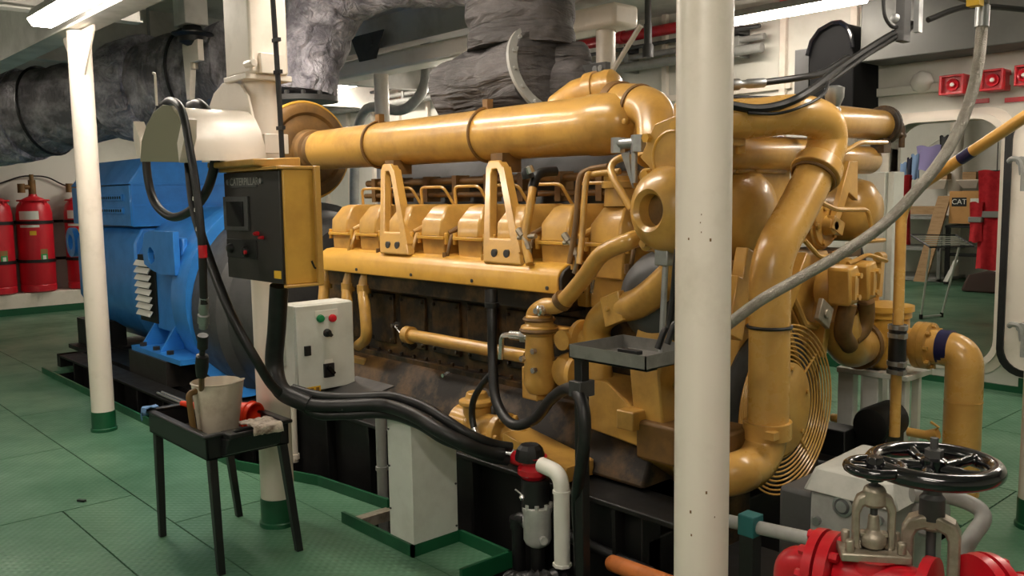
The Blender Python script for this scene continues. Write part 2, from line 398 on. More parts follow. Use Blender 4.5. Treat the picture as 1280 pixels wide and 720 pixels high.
# ------------------------------------------------------------------ pillars
def post(x, y, label, top=2.72, r=.075, gus=True, collar=True, extra=None):
    t = thing('deck_pillar', label, 'pillar', (x, y, 0), 'round white deck pillars')
    mb = MB(); mb.cyl((x, y, .0), (x, y, top), r, n=32); build(mb, 'shaft', WHT, t)
    if collar:
        mb = MB(); mb.lathe((x, y, 0), Z, [(0, r+.012), (.02, r+.012), (.025, r+.004), (.14, r+.004)], 32); build(mb, 'collar', GRN, t)
    if gus:
        for s in (-1, 1):
            mb = MB(); mb.prism([(x+s*r*.9, y-.006, top-.3), (x+s*r*.9, y-.006, top), (x+s*.32, y-.006, top), (x+s*.32, y-.006, top-.03)], (0, .012, 0)); build(mb, 'gusset', WHT, t)
    return t
post(-6.43, 1.93, 'slim cream pillar at left in front of the blue generator')
pm = post(-3.93, 1.965, 'cream pillar carrying the white hose hanger and the yellow control panel', gus=False, r=.08)
mb = MB()
mb.box((-4.04, 1.84, 2.135), (-3.81, 2.07, 2.16)); mb.box((-3.80, 1.90, 1.80), (-3.775, 2.02, 1.89)); mb.box((-3.80, 1.90, 2.16), (-3.775, 2.02, 2.25))
mb.cyl((-3.84, 1.86, 2.2), (-3.76, 1.86, 2.2), .018, n=8); mb.cyl((-3.84, 1.86, 1.84), (-3.76, 1.86, 1.84), .018, n=8)
build(mb, 'clamp_bracket', WHT, pm, .003)
mb = MB(); mb.box((-4.06, 1.86, 2.16), (-3.80, 2.05, 2.72)); build(mb, 'head_casing', WHT, pm, .012)
pr = post(-1.405, 1.95, 'large cream pillar nearest the camera with scuffed paint', r=.0735)
mb = MB()
for (px, py, s) in ((877, 268, .002), (876, 278, .002), (877, 290, .002), (864, 298, .003), (886, 300, .004), (868, 637, .004), (869, 666, .003), (893, 650, .002), (884, 616, .004)):
    c = YP(px, py, 1.9); d = V((c.x+1.405, c.y-1.95, 0)); 
    for k in range(1): 
        dd = (V((0, 0, 0)) + V((EYE.x+1.405, EYE.y-1.95, 0))).normalized()
        ang = math.atan2(dd.y, dd.x) + (px-879)/34*1.2
        p = V((-1.405+.0735*math.cos(ang), 1.95+.0735*math.sin(ang), c.z)); n = V((math.cos(ang), math.sin(ang), 0))
        mb.obox(p, n*.0006, n.cross(Z)*s*.6, Z*s)
p = V((-1.405, 1.95, 1.29)); n = V((.45, -.89, 0)).normalized()
parts(mb, 'paint_chip', BRN, pr)
post(-7.72, 5.2, 'far pillar behind the engine under the girder, left of the exhaust lagging', top=2.83, gus=False)
post(-4.66, 5.2, 'far pillar with slanting brace to the right of the vertical exhaust lagging', top=2.83, gus=False)
post(-1.36, 4.52, 'pillar with green foot cut off by the right picture edge', top=2.72, gus=False)
mb = MB(); c = V((-7.72, 5.2, 0))
mb.prism([(-7.87, 5.04, 2.96), (-7.57, 5.04, 2.96), (-7.42, 5.04, 3.22), (-8.02, 5.04, 3.22)], (0, .012, 0)); mb.bolts((-7.62, 5.04, 3.12), -Y, 0.0, 1, .03, .02)
single(mb, 'gusset_plate', DKG, 'dark tapered gusset plate at the head of the far pillar', 'plate')
mb = MB(); mb.cyl((-4.62, 5.12, 2.40), (-4.25, 5.12, 2.80), .02, n=10); mb.cyl((-4.70, 5.12, 2.40), (-5.05, 5.12, 2.80), .02, n=10)
single(mb, 'diagonal_brace', WHT, 'thin pale braces rising in a V from the far pillar right of the lagging', 'brace')

# ------------------------------------------------------------------ fluorescent lights
def fixture(x0, x1, y, z, label, w=.18):
    t = thing('ceiling_light', label, 'light', ((x0+x1)/2, y, z), 'fluorescent ceiling lights')
    mb = MB(); mb.prism([(x0, y-w/2, z+.045), (x0, y+w/2, z+.045), (x0, y+w*.3, z+.11), (x0, y-w*.3, z+.11)], (x1-x0, 0, 0)); build(mb, 'housing', GRY, t, .004)
    mb = MB(); mb.prism([(x0+.01, y-w/2+.004, z+.045), (x0+.01, y+w/2-.004, z+.045), (x0+.01, y+w*.32, z), (x0+.01, y-w*.32, z)], (x1-x0-.02, 0, 0)); build(mb, 'diffuser', LAMP, t, .008)
    mb = MB()
    for xx in (x0+.2, x1-.2): mb.cyl((xx, y, z+.1), (xx, y, 3.4), .008, n=8)
    build(mb, 'suspension_rod', GRY, t)
    return t
fixture(-6.3, -4.95, 1.67, 2.7, 'lit fluorescent fitting at the upper left corner over the cream pillar')
fixture(-4.75, -3.3, 6.6, 3.0, 'lit fluorescent fitting over the far wall right of the near pillar')
fixture(-11.2, -9.75, 6.62, 3.08, 'lit fluorescent fitting glimpsed between lagging elbow and far pillar')
for i, (a, b) in enumerate(((.1, -.9), (-3.6, -.9), (-8.2, -.9), (-10.4, 1.67), (-8.0, 6.62), (-1.2, 6.62), (-12.6, 4.6), (-3.4, 2.2), (-5.5, 2.62), (-.2, .5), (-1.0, 3.8))):
    fixture(a-.65, a+.65, b, 3.0 if a in (-5.5, -3.4) else 2.72, 'lit fluorescent fitting added elsewhere on the engine room ceiling for fill light')  # added fill lights out of view; some brighten the elbow and near pillar
fixture(-6.4, -5.0, 9.6, 2.75, 'lit fluorescent fitting added to brighten the store room, nearer the doorway')  # added lamp that lifts the dark store room, no source seen
fixture(-7.4, -6.0, 12.2, 2.75, 'lit fluorescent fitting added to brighten the store room, by its back wall')  # unseen as well, added to light the store room

# ------------------------------------------------------------------ lagged exhaust ducts
def lag(pts, r, seams, seed, n=52, amp=.03):
    pts = [V(p) for p in pts]; L = [0]
    for a, b in zip(pts, pts[1:]): L.append(L[-1]+(b-a).length)
    P = []; R = []
    tot = L[-1]; step = .022; k = 0; m = int(tot/step)
    for i in range(m+1):
        d = tot*i/m
        while k < len(L)-2 and L[k+1] < d: k += 1
        t = (d-L[k])/max(L[k+1]-L[k], 1e-6); P.append(pts[k].lerp(pts[k+1], t))
        ph = (d % seams)/seams
        w = d/tot; rr_ = r if not isinstance(r, tuple) else r[0]+(r[1]-r[0])*w; R.append(rr_*(.93+.085*(1-abs(2*ph-1)**4)))
    def rf(i, th, p):
        q = p*2.2+V((math.cos(th)*1.6, math.sin(th)*1.6, seed)); q2 = p*7+V((math.cos(th)*4, math.sin(th)*4, seed*3))
        q3 = V((p.x*9, p.y*9, p.z*9))+V((math.cos(th)*2.5, math.sin(th)*2.5, seed)); return 1+amp*2.0*noise.noise(q)+amp*1.1*noise.noise(q2)+amp*.8*abs(noise.noise(q3))
    mb = MB(); mb.tube(P, R, n, rf=rf); return mb
t = thing('exhaust_duct', 'big dark grey lagged exhaust duct running left above the blue generator', 'duct', (-10.5, 3.7, 2.25))
cl = [DP(-140, 168, 9.0), DP(-60, 160, 8.9), DP(0, 150, 8.8), DP(60, 139, 8.7), DP(130, 122, 8.6), DP(190, 108, 8.4), DP(250, 97, 8.2), DP(310, 84, 7.9)]
ext_ = (cl[0]-cl[1]).normalized(); cl.insert(0, cl[0]+ext_*min(5.5, (cl[0].y+2.95)/max(-ext_.y, .05)))
build(lag(spline(cl, 10), (.32, .43), .62, 3), 'lagging', INSM, t, sharp=60)
cl = cl[1:]
for i in (3, 6):
    mb = MB(); mb.torus(cl[i], cl[i]-cl[i-1], .402+.008*i, .014, 40, 6); build(mb, 'strap', BLK, t)
build(lag(spline([cl[4].lerp(cl[5], .35), cl[5], cl[5].lerp(cl[6], .1)], 4), .475, .5, 5), 'pale_sleeve', INSL, t, sharp=60)
build(lag(spline([cl[0], cl[1], cl[2], cl[2].lerp(cl[3], .6)], 6), .44, .22, 8), 'pale_sleeve', INSL, t, sharp=60)
mb = MB()
for p in (cl[2], cl[5]): mb.cyl(p+Z*.3, V((p.x, p.y, 3.39)), .014, n=8)
parts(mb, 'hanger_rod', GRY, t)
t = thing('exhaust_elbow', 'silvery grey lagged exhaust elbow bending down behind the cream pillar', 'duct', (-6.1, 3.7, 2.3))
build(lag(spline([DP(610, -62, 6.2), DP(530, -52, 6.5), DP(462, -38, 6.8), DP(418, -8, 7.0), DP(396, 42, 7.1), DP(383, 85, 7.1), DP(380, 118, 7.1)], 8), (.37, .25), .3, 11), 'lagging', INSL, t, sharp=60)
mb = MB(); ef = DP(380, 123, 7.1); mb.lathe(ef-Z*.03, Z, [(0, .27), (.04, .27)], 36); mb.bolts(ef+Z*.01, Z, .25, 12, .02, .03); build(mb, 'flange', DKG, t)
hp = DP(462, -38, 6.8); mb = MB(); mb.cyl(hp+Z*.3, V((hp.x, hp.y, 3.39)), .014, n=8) if hp.z < 3.0 else mb.box((hp.x-.05, hp.y-.05, min(hp.z, 3.2)), (hp.x+.05, hp.y+.05, 3.395)); build(mb, 'hanger_block', GRY, t)
t = thing('exhaust_riser', 'wide dark lagged exhaust riser splitting into two above the yellow air pipe', 'duct', (-3.85, 3.6, 2.1))
build(lag([(-3.90, 3.6, 3.39), (-3.90, 3.6, 3.0), (-3.88, 3.6, 2.43)], .315, .21, 23), 'riser_lagging', INS, t, sharp=60)
build(lag(spline([YP(678, 92, 3.5), YP(650, 99, 3.5), YP(615, 110, 3.5), YP(590, 120, 3.48), YP(574, 130, 3.46)], 8), .25, .3, 31), 'branch_lagging', INS, t, sharp=60)
mb = MB(); bf = YP(680, 90, 3.5); mb.holed(bf, V((.9, .0, .3)), .27, .21, .02, 40); mb.bolts(bf+X*.02, V((.9, 0, .3)), .24, 14, .012, .015); build(mb, 'drum_flange', GRY, t)
build(lag(spline([YP(700, 66, 3.75), YP(706, 90, 3.75), YP(712, 112, 3.72), YP(712, 135, 3.7)], 8), .165, .16, 41), 'branch_lagging', INS, t, sharp=60)
mb = MB(); a = YP(738, 80, 3.7); b = YP(757, 92, 3.7); mb.box((a.x-.08, 3.7, b.z), (b.x, 3.74, a.z)); lb_ = build(mb, 'lug_bracket', DKG, t)
mb = MB()
for s in (.35, .7): c = a.lerp(b, s); mb.cyl((c.x, 3.69, (a.z+b.z)/2), (c.x, 3.72, (a.z+b.z)/2), .018, n=10)
parts(mb, 'lug_bolt', GAL, lb_)
for k in range(5):
    zz = 3.35-.21*k; mb = MB(); mb.torus((-3.9, 3.6, zz), V((.02*(-1)**k, .015, 1)), .298, .007, 44, 6); build(mb, 'lagging_seam', GRY, t)

t = thing('pipe_hanger', 'pale hanger bracket with black rubber mount holding the left exhaust duct', 'hanger', YP(240, 60, 3.1))
h = YP(240, 28, 3.1)
mb = MB(); mb.box((h.x-.14, 3.0, h.z-.03), (h.x+.10, 3.2, h.z+.2)); build(mb, 'top_plate', CEIL, t, .01)
mb = MB(); mb.lathe((h.x, 3.1, h.z-.19), Z, [(0, .05), (.03, .11), (.07, .12), (.09, .17), (.10, .17), (.11, .09), (.16, .07)], 24); build(mb, 'rubber_mount', RUB, t)
mb = MB(); mb.cyl((h.x, 3.1, h.z-.38), (h.x, 3.1, h.z-.18), .03, n=12); build(mb, 'bolt', STL, t)
b = YP(240, 45, 3.1)
mb = MB(); mb.prism([(h.x-.16, 3.07, b.z-.05), (h.x+.16, 3.07, b.z-.05), (h.x+.16, 3.07, b.z-.22), (h.x+.0, 3.07, b.z-.22), (h.x-.07, 3.07, b.z-.52), (h.x-.12, 3.07, b.z-.52)], (0, .05, 0)); build(mb, 'web_plate', WHT, t, .004)

# hooks hanging on the ceiling at upper left
for k, (px, py, Yv) in enumerate(((126, 45, 4.6), (196, 50, 4.6), (14, 62, 4.0))):
    c = YP(px, py, Yv); mb = MB(); mb.cyl(c+Z*.16, c-Z*.06, .03, n=10); mb.tube(arc(c-Z*.14, X, Z, .06, 0, 360, 14), .012, 6); mb.cyl(c+Z*.1, V((c.x, c.y, 3.4)), .012, n=8)
    single(mb, 'ceiling_hook', DKG, ('dark ceiling clip left of the hanger, nearer the slim pillar', 'dark ceiling clip with open loop beside the pipe hanger', 'dark ceiling clip at the far left above the lagged duct')[k], 'hook', 'dark ceiling clips')

# ------------------------------------------------------------------ generator
gx, gy = -8.3, 3.55
G = thing('generator', 'bright blue alternator at the left end of the engine', 'generator', (-8.2, gy, 0))
mb = MB(); mb.hull([(x, y, z) for x in (-10.0, gx) for y, z in ((3.25, .18), (2.98, .38), (2.85, .62), (2.85, 1.20), (2.93, 1.34), (4.17, 1.34), (4.25, 1.2), (4.25, .62), (4.12, .38), (3.85, .18))]); build(mb, 'stator_frame', BLU, G, .02)
mb = MB(); mb.lathe((gx-.02, gy, .78), X, [(0, .74), (.25, .745), (.45, .73), (.9, .66), (1.15, .62)], 48); build(mb, 'end_barrel', BLU, G)
mb = MB(); mb.lathe((-7.2, gy, .78), X, [(0, .66), (.02, .82), (.35, .86), (.42, .86), (.42, .5)], 48); build(mb, 'adapter_ring', BLU, G)
mb = MB()
for k in range(10):
    a = 2*math.pi*k/10+.2; d = V((0, math.cos(a), math.sin(a))); p = V((-7.15, gy, .78))
    mb.prism([p+d*.6+X*-.35, p+d*.6, p+d*.86+X*.35, p+d*.80+X*0], d.cross(X)*.02)
parts(mb, 'adapter_rib', BLU, G)
mb = MB(); mb.hull([(x, y, z) for x, dx in ((-10.0, 0), (gx+.02, 0)) for y, z in ((2.83, 1.36), (2.83, 1.73), (4.27, 1.73), (4.27, 1.36))]); build(mb, 'terminal_box', BLU, G, .012)
mb = MB(); mb.hull([(-10.0, 2.82, 1.74), (gx+.03, 2.82, 1.74), (gx+.03, 4.28, 1.74), (-10, 4.28, 1.74), (-9.95, 3.0, 1.98), (gx-.02, 3.0, 1.98), (gx-.02, 4.1, 1.98), (-9.95, 4.1, 1.98)]); build(mb, 'terminal_box_roof', BLU, G, .012)
mb = MB()
for z in (1.36, 1.55, 1.735): mb.box((gx+.02, 2.84, z-.006), (gx+.03, 4.26, z+.006))
mb.box((gx+.02, 2.845, 1.36), (gx+.028, 2.86, 1.73))
build(mb, 'panel_seam', MATS['generator_blue_paint'], G)
for zz in (1.50, 1.62):
    mb = MB(); mb.box((-9.35, 2.815, zz-.03), (-8.45, 2.831, zz+.03)); s = build(mb, 'vent_strip', BLU, G, .003)
    mb = MB()
    for k in range(14): mb.cyl((-9.3+k*.062, 2.81, zz), (-9.3+k*.062, 2.816, zz), .013, n=8)
    parts(mb, 'vent_hole', BLK, s)
mb = MB(); c = YP(193, 317, 2.72)
pl = [c+V((x, 0, z)) for x, z in ((-.28, .03), (-.22, .16), (-.1, .19), (.42, .19), (.42, -.16), (.1, -.17), (-.1, -.14), (-.25, -.1))]
n = len(pl); hc = c+V((-.08, 0, -.02))
inn = [hc+(p-hc).normalized()*.075 for p in pl]; mb.ring_plate(pl, inn, (0, .05, 0)); build(mb, 'lifting_lug', BLU, G, .004)
mb = MB(); c2 = YP(88, 303, 2.9); mb.holed(c2, Y, .16, .085, .06); mb.box((c2.x, c2.y, c2.z-.1), (c2.x+.35, c2.y+.06, c2.z+.1)) if False else None; build(mb, 'lifting_ring', BLU, G)
# louvre opening with tilted bright slats
a = YP(172, 325, 2.78); b = YP(193, 397, 2.78)
mb = MB(); mb.box((a.x-.03, 2.79, b.z-.05), (b.x+.05, 2.86, a.z+.05)); lv = build(mb, 'louvre_backing', BLK, G)
for k in range(8):
    z = a.z-.02-k*(a.z-b.z-.03)/7.3
    mb = MB(); mb.obox((( a.x+b.x)/2, 2.755, z), X*(b.x-a.x)/2, V((0, .014, .022)), V((0, -.004, .003))); build(mb, 'louvre_slat', LABW, lv)
mb = MB(); mb.box((a.x+.33, 2.80, b.z-.1), (a.x+.95, 2.86, a.z+.22)); build(mb, 'side_plate', BLU, G, .02)
f = YP(196, 430, 2.72)
mb = MB()
for s in (-.24, .24): mb.prism([(f.x+s*.9-.012, 2.66, .34), (f.x+s*.9-.012, 3.2, .34), (f.x+s*.9-.012, 3.2, .85), (f.x+s*.9-.012, 2.85, .62)], (.024, 0, 0))
mb.box((f.x-.32, 2.62, .31), (f.x+.75, 3.2, .35)); mb.prism([(f.x-.2, 2.86, .34), (f.x+.8, 2.86, .34), (f.x+.8, 2.86, .6), (f.x+.1, 2.86, .62)], (0, .02, 0))
mb.prism([(f.x+.8, 2.7, .33), (f.x+.82, 2.7, .33), (f.x+1.35, 2.8, .12), (f.x+1.3, 2.8, .12)], (0, .3, 0))
build(mb, 'mounting_foot', BLU, G)
mb = MB(); mb.box((f.x-.34, 2.6, .10), (f.x+.5, 3.2, .31))
for q in (-.2, .1, .4): mb.cyl((f.x+q, 2.68, .1), (f.x+q, 2.68, .38), .03, n=6)
build(mb, 'foot_mount', DSTEEL, G)
mb = MB(); mb.box((-10.0, 2.8, .1), (-9.4, 3.1, .37)); build(mb, 'foot_mount', BLK, G)
mb = MB(); mb.lathe((-6.78, gy, .72), X, [(0, .5), (0, .80), (.06, .84), (.5, .84), (.56, .78), (.9, .74), (1.3, .72), (1.3, .4)], 48); build(mb, 'flywheel_guard', DKG, G)
# small tap behind the generator
t = thing('tap', 'small grey drain tap with handwheel above the left end of the generator', 'tap', YP(137, 190, 5.0))
c = YP(145, 188, 5.0)
mb = MB(); mb.tube(fillet([c+V((-.16, 0, -.14)), c+V((-.16, 0, .0)), c+V((.3, 0, 0))], .05), .028, 10); mb.cyl(V((c.x+.3, c.y, 0)), c+V((.3, 0, .3)), .016, n=8); build(mb, 'spout', GRY, t)
mb = MB(); mb.cyl(c, c+Z*.22, .03, n=10); mb.torus(c+Z*.22, Z, .06, .014, 16, 6); build(mb, 'handwheel', WHT, t)

# ------------------------------------------------------------------ skid
S = thing('engine_skid', 'long black steel skid carrying engine and generator in the floor pit', 'skid', (-5.6, 3.5, -.6))
def ibeam(y, x0, x1, zt, name):
    mb = MB(); mb.box((x0, y-.1, zt-.022), (x1, y+.1, zt)); mb.box((max(x0, -8.95), y-.012, -.58), (x1, y+.012, zt-.02)); mb.box((max(x0, -8.95), y-.1, -.6), (x1, y+.1, -.57))
    k = max(x0, -8.9)+.1
    while k < x1: mb.box((k-.01, y-.095, -.57), (k+.01, y+.095, zt-.02)); k += .55
    build(mb, name, BLK, S, .003)
ibeam(2.5, -9.3, -5.3, .12, 'side_beam'); ibeam(4.6, -9.3, -2.5, .12, 'side_beam')
mb = MB(); mb.box((-9.3, 2.4, .0), (-9.2, 4.7, .12)); build(mb, 'end_beam', BLK, S)
mb = MB(); mb.box((-10.0, 2.7, .06), (-5.3, 4.4, .1)) ; build(mb, 'bed_plate', BLK, S)
mb = MB(); mb.box((-5.3, 2.66, -.58), (-2.2, 2.78, .34)); mb.box((-5.3, 2.6, .33), (-2.0, 2.84, .355)); mb.box((-5.3, 4.3, -.58), (-2.2, 4.45, .34)); mb.box((-2.35, 2.7, -.58), (-2.2, 4.4, .2)); mb.box((-5.4, 2.66, -.58), (-5.3, 4.4, .3)); build(mb, 'engine_rail', BLK, S, .006)
for k in range(7):
    x = -5.0+k*.45; mb = MB(); mb.prism([(x-.01, 2.66, .33), (x-.01, 2.6, .33), (x-.01, 2.62, -.5), (x-.01, 2.66, -.58)], (.02, 0, 0)); build(mb, 'rail_stiffener', BLK, S)
t = thing('steel_rod_pair', 'two bare steel rods lying on the black skid beside the tray table', 'rods', YP(215, 480, 2.45))
for k in range(2):
    p = YP(196, 474+k*3, 2.42); q = YP(247, 485+k*4, 2.42); p.z = q.z = .134
    mb = MB(); mb.cyl((p.x, p.y+.035*k, p.z), (q.x+.1, q.y+.035*k, q.z), .013, n=10); build(mb, 'rod', ZNC, t)

# ------------------------------------------------------------------ fire extinguishers on the left plinth
def cylinder_bottle(px, label):
    c = XP(px, 300, -14.06); y = c.y; x = -14.07; zb = .30; r = .235
    t = thing('gas_cylinder', label, 'gas cylinder', (x, y, zb), 'red extinguishing gas cylinders')
    mb = MB(); mb.lathe((x, y, zb), Z, [(0, r-.03), (.02, r), (.10, r), (.11, r-.008), (.13, r), (1.12, r), (1.24, r*.9), (1.33, r*.62), (1.37, .06), (1.4, .05)], 36); build(mb, 'bottle', REDC, t)
    mb = MB(); mb.torus((x, y, zb+1.31), Z, .2, .016, 24, 6)
    for k in range(4): a = k*math.pi/2+.5; mb.cyl((x+.2*math.cos(a), y+.2*math.sin(a), zb+1.18), (x+.2*math.cos(a), y+.2*math.sin(a), zb+1.31), .014, n=8)
    build(mb, 'guard_ring', REDC, t)
    mb = MB(); mb.cyl((x, y, zb+1.38), (x, y, zb+1.6), .05, n=12); mb.cyl((x, y-.0, zb+1.5), (x, y-.16, zb+1.5), .035, n=10); mb.cyl((x, y, zb+1.6), (x, y, zb+1.68), .03, n=10); mb.cyl((x, y-.14, zb+1.42), (x, y-.14, zb+1.55), .05, n=10); build(mb, 'valve', BRN, t)
    for z in (.45, 1.0):
        mb = MB(); mb.lathe((x, y, zb+z-.022), Z, [(0, r), (0, r+.012), (.045, r+.012), (.045, r)], 36); mb.box((x-.3, y-r-.12, zb+z-.02), (x-.22, y+r+.12, zb+z+.02)); build(mb, 'strap', BLK, t)
    # labels curve round the bottle, turned towards the room
    a0 = math.atan2(-y, -x)
    def lab(name, m, d0, d1, z0_, z1_):
        mb = MB(); A = [V((x+(r+.002)*math.cos(a0+q), y+(r+.002)*math.sin(a0+q), zb+z0_)) for q in [d0+(d1-d0)*k/8 for k in range(9)]]
        B = [V((p.x, p.y, zb+z1_)) for p in A]; v = [mb.bm.verts.new(p) for p in A]; w = [mb.bm.verts.new(p) for p in B]
        for k in range(8): mb._face([v[k], v[k+1], w[k+1], w[k]])
        build(mb, name, m, t)
    lab('white_label', LABW, -.9, .25, 1.04, 1.16); lab('white_label', LABW, -.9, .25, .93, .965); lab('yellow_label', LABY, -.3, .06, .82, .88)
    lab('text_label', MATS['cylinder_red_paint'], .2, .6, .55, .85); lab('green_label', LABG, .22, .62, .46, .62); lab('green_label_panel', LABW, .33, .52, .47, .53)
    return t
for px, l in ((-6, 'red gas cylinder cut off by the left picture edge'), (45, 'red gas cylinder standing fully in view on the white plinth'), (104, 'red gas cylinder half hidden behind the slim pillar')): cylinder_bottle(px, l)
mb = MB(); P = [XP(px, py, -14.33) for px, py in ((-20, 232), (0, 229), (25, 221), (42, 220), (60, 222), (92, 234), (150, 230))]
mb.tube(spline(P, 6), .012, 6); single(mb, 'release_cable', BLK, 'thin cable looping along the wall above the red gas cylinders', 'cable')
# ------------------------------------------------------------------ diesel engine
E_ = thing('diesel_engine', 'huge mustard yellow sixteen cylinder diesel engine filling the middle of the room', 'engine', (-3.6, 3.55, .35))
def part(mb, name, m=None, bevel=0., parent=None, sharp=38): return build(mb, name, m or YEL, parent or E_, bevel, sharp)
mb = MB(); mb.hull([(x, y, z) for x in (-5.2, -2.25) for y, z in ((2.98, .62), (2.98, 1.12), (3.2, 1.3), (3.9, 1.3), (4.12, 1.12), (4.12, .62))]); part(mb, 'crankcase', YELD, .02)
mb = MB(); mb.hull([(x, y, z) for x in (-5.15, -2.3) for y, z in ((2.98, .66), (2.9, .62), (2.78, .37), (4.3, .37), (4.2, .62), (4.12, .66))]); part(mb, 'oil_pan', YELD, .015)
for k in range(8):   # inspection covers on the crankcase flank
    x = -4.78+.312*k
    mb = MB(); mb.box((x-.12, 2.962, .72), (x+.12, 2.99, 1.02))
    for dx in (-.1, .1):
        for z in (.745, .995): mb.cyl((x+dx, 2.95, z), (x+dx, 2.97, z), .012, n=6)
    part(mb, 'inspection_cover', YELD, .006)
mb = MB(); mb.box((-5.2, 2.93, .60), (-2.3, 2.99, .665))
for k in range(24): mb.cyl((-5.1+k*.12, 2.955, .66), (-5.1+k*.12, 2.955, .685), .012, n=6)
part(mb, 'pan_flange', YELD, .004)
# cylinder heads with their covers
def x8(i): return -4.765+.312*i
XF = 2.86
for i in range(8):
    x = x8(i)
    mb = MB(); mb.box((x-.15, XF+.07, 1.08), (x+.15, 3.4, 1.27)); part(mb, 'cylinder_head', YEL, .012)
    mb = MB()
    mb.hull([(x+s*a, y, z) for s in (-1, 1) for a, y, z in ((.088, XF+.02, 1.225), (.102, XF+.02, 1.372), (.10, 3.22, 1.372), (.10, 3.22, 1.225))])
    cv = part(mb, 'rocker_cover_base', YEL, .008)
    mb = MB(); mb.box((x-.116, XF-.002, 1.365), (x+.116, 3.235, 1.382))
    for s in (-1, 1): mb.cyl((x+s*.12, XF+.02, 1.34), (x+s*.12, XF+.02, 1.40), .012, n=8)
    build(mb, 'cover_gasket_rail', YELC, cv, .003)
    mb = MB()
    pts = []
    for s in (-1, 1):
        for a, y, z in ((.084, XF+.005, 1.382), (.112, XF+.05, 1.382), (.112, 3.22, 1.382), (.114, XF+.075, 1.46), (.114, 3.22, 1.46), (.086, XF+.012, 1.46), (.062, XF+.07, 1.535), (.05, XF+.11, 1.548), (.05, 3.2, 1.548)): pts.append((x+s*a, y, z))
    mb.hull(pts); part(mb, 'rocker_cover', YEL, .008)
    if i != 7:
        mb = MB(); mb.tube(fillet([(x-.02, 3.06, 1.54), (x-.03, 3.06, 1.645), (x+.13, 3.10, 1.645), (x+.16, 3.16, 1.53)], .03), .0085, 8); part(mb, 'fuel_line')
    # leak-off pipe crossing the gap to the next head, with a fitting
    mb = MB(); mb.tube(fillet([(x+.14, XF+.04, 1.39), (x+.165, XF+.0, 1.33), (x+.15, XF-.01, 1.25), (x+.17, XF+.02, 1.2)], .03), .01, 8); mb.cyl((x+.13, XF+.03, 1.40), (x+.19, XF+.16, 1.47), .014, n=8); mb.cyl((x+.15, XF-.015, 1.26), (x+.15, XF-.015, 1.30), .016, n=6)
    part(mb, 'injector_line', BRN if i % 2 else YEL)
    mb = MB(); mb.cyl((x-.06, XF-.0, 1.22), (x-.07, XF+.0, 1.16), .009, n=8); part(mb, 'oil_tube', ZNC)
mb = MB(); c = V((x8(7), 2.99, 1.54)); mb.lathe(c, Z, [(0, .085), (.075, .08), (.08, .095), (.105, .095), (.11, .085), (.13, .085), (.133, .0)], 28); part(mb, 'breather_cap')
# the valley between the banks
mb = MB(); mb.hull([(x, y, z) for x in (-5.0, -2.5) for y, z in ((3.3, 1.25), (3.34, 1.6), (3.5, 1.84), (3.9, 1.86), (4.0, 1.25))]); part(mb, 'exhaust_manifold_shield', DKG, .02)
mb = MB(); mb.cyl((-5.0, 3.24, 1.68), (-2.6, 3.24, 1.68), .022, n=10); mb.cyl((-5.0, 3.22, 1.60), (-2.6, 3.22, 1.60), .016, n=10)
for k in range(9): mb.box((-4.9+k*.28, 3.2, 1.56), (-4.86+k*.28, 3.3, 1.71))
part(mb, 'valley_rail', BRN)
mb = MB(); mb.hull([(x, y, z) for x in (-5.0, -2.5) for y, z in ((3.75, 1.2), (3.8, 1.52), (4.1, 1.52), (4.25, 1.4), (4.25, 1.15))]); part(mb, 'far_rocker_bank', YEL, .02)
mb = MB(); mb.cyl((-5.4, 3.95, 1.9), (-2.9, 3.95, 1.9), .115, n=32); part(mb, 'far_air_pipe', YEL)
# long air pipe with rounded end, clamp rings, brackets
AY, AZ, AR = 3.13, 1.915, .138
mb = MB(); mb.lathe((-5.38, AY, AZ), X, [(0, AR-.006), (2.48, AR), (2.50, AR+.006), (2.60, AR+.006), (2.67, AR-.004), (2.72, AR*.84), (2.755, AR*.6), (2.77, AR*.3), (2.775, 0)], 48); ap = part(mb, 'air_pipe', YEL)
mb = MB(); mb.lathe((-5.52, AY, AZ), X, [(0, AR-.03), (.0, AR+.0), (.05, AR+.0), (.06, AR-.02), (.12, AR-.01), (.14, AR-.02)], 40); part(mb, 'air_pipe_collar', BRN)
for xx in (YP(462, 180, 3.05).x, YP(596, 170, 3.05).x):
    mb = MB(); mb.torus((xx, AY, AZ), X, AR+.004, .008, 40, 8); mb.box((xx-.02, AY-.02, AZ+AR-.01), (xx+.02, AY+.02, AZ+AR+.05)); part(mb, 'clamp_ring', BRN)
# air filter drum at the rear
mb = MB(); mb.lathe((-6.08, 3.22, 1.93), X, [(0, .25), (0, .33), (.10, .345), (.30, .345), (.34, .335), (.36, .31), (.362, .27), (.345, .25), (.37, .20), (.372, .15), (.42, .145), (.5, .13)], 56)
part(mb, 'air_filter_drum', BRN)
mb = MB(); mb.torus((-5.76, 3.22, 1.93), X, .343, .012, 48, 8); mb.bolts((-5.74, 3.22, 1.93), X, .29, 6, .016, .02); part(mb, 'drum_rim', YELC)
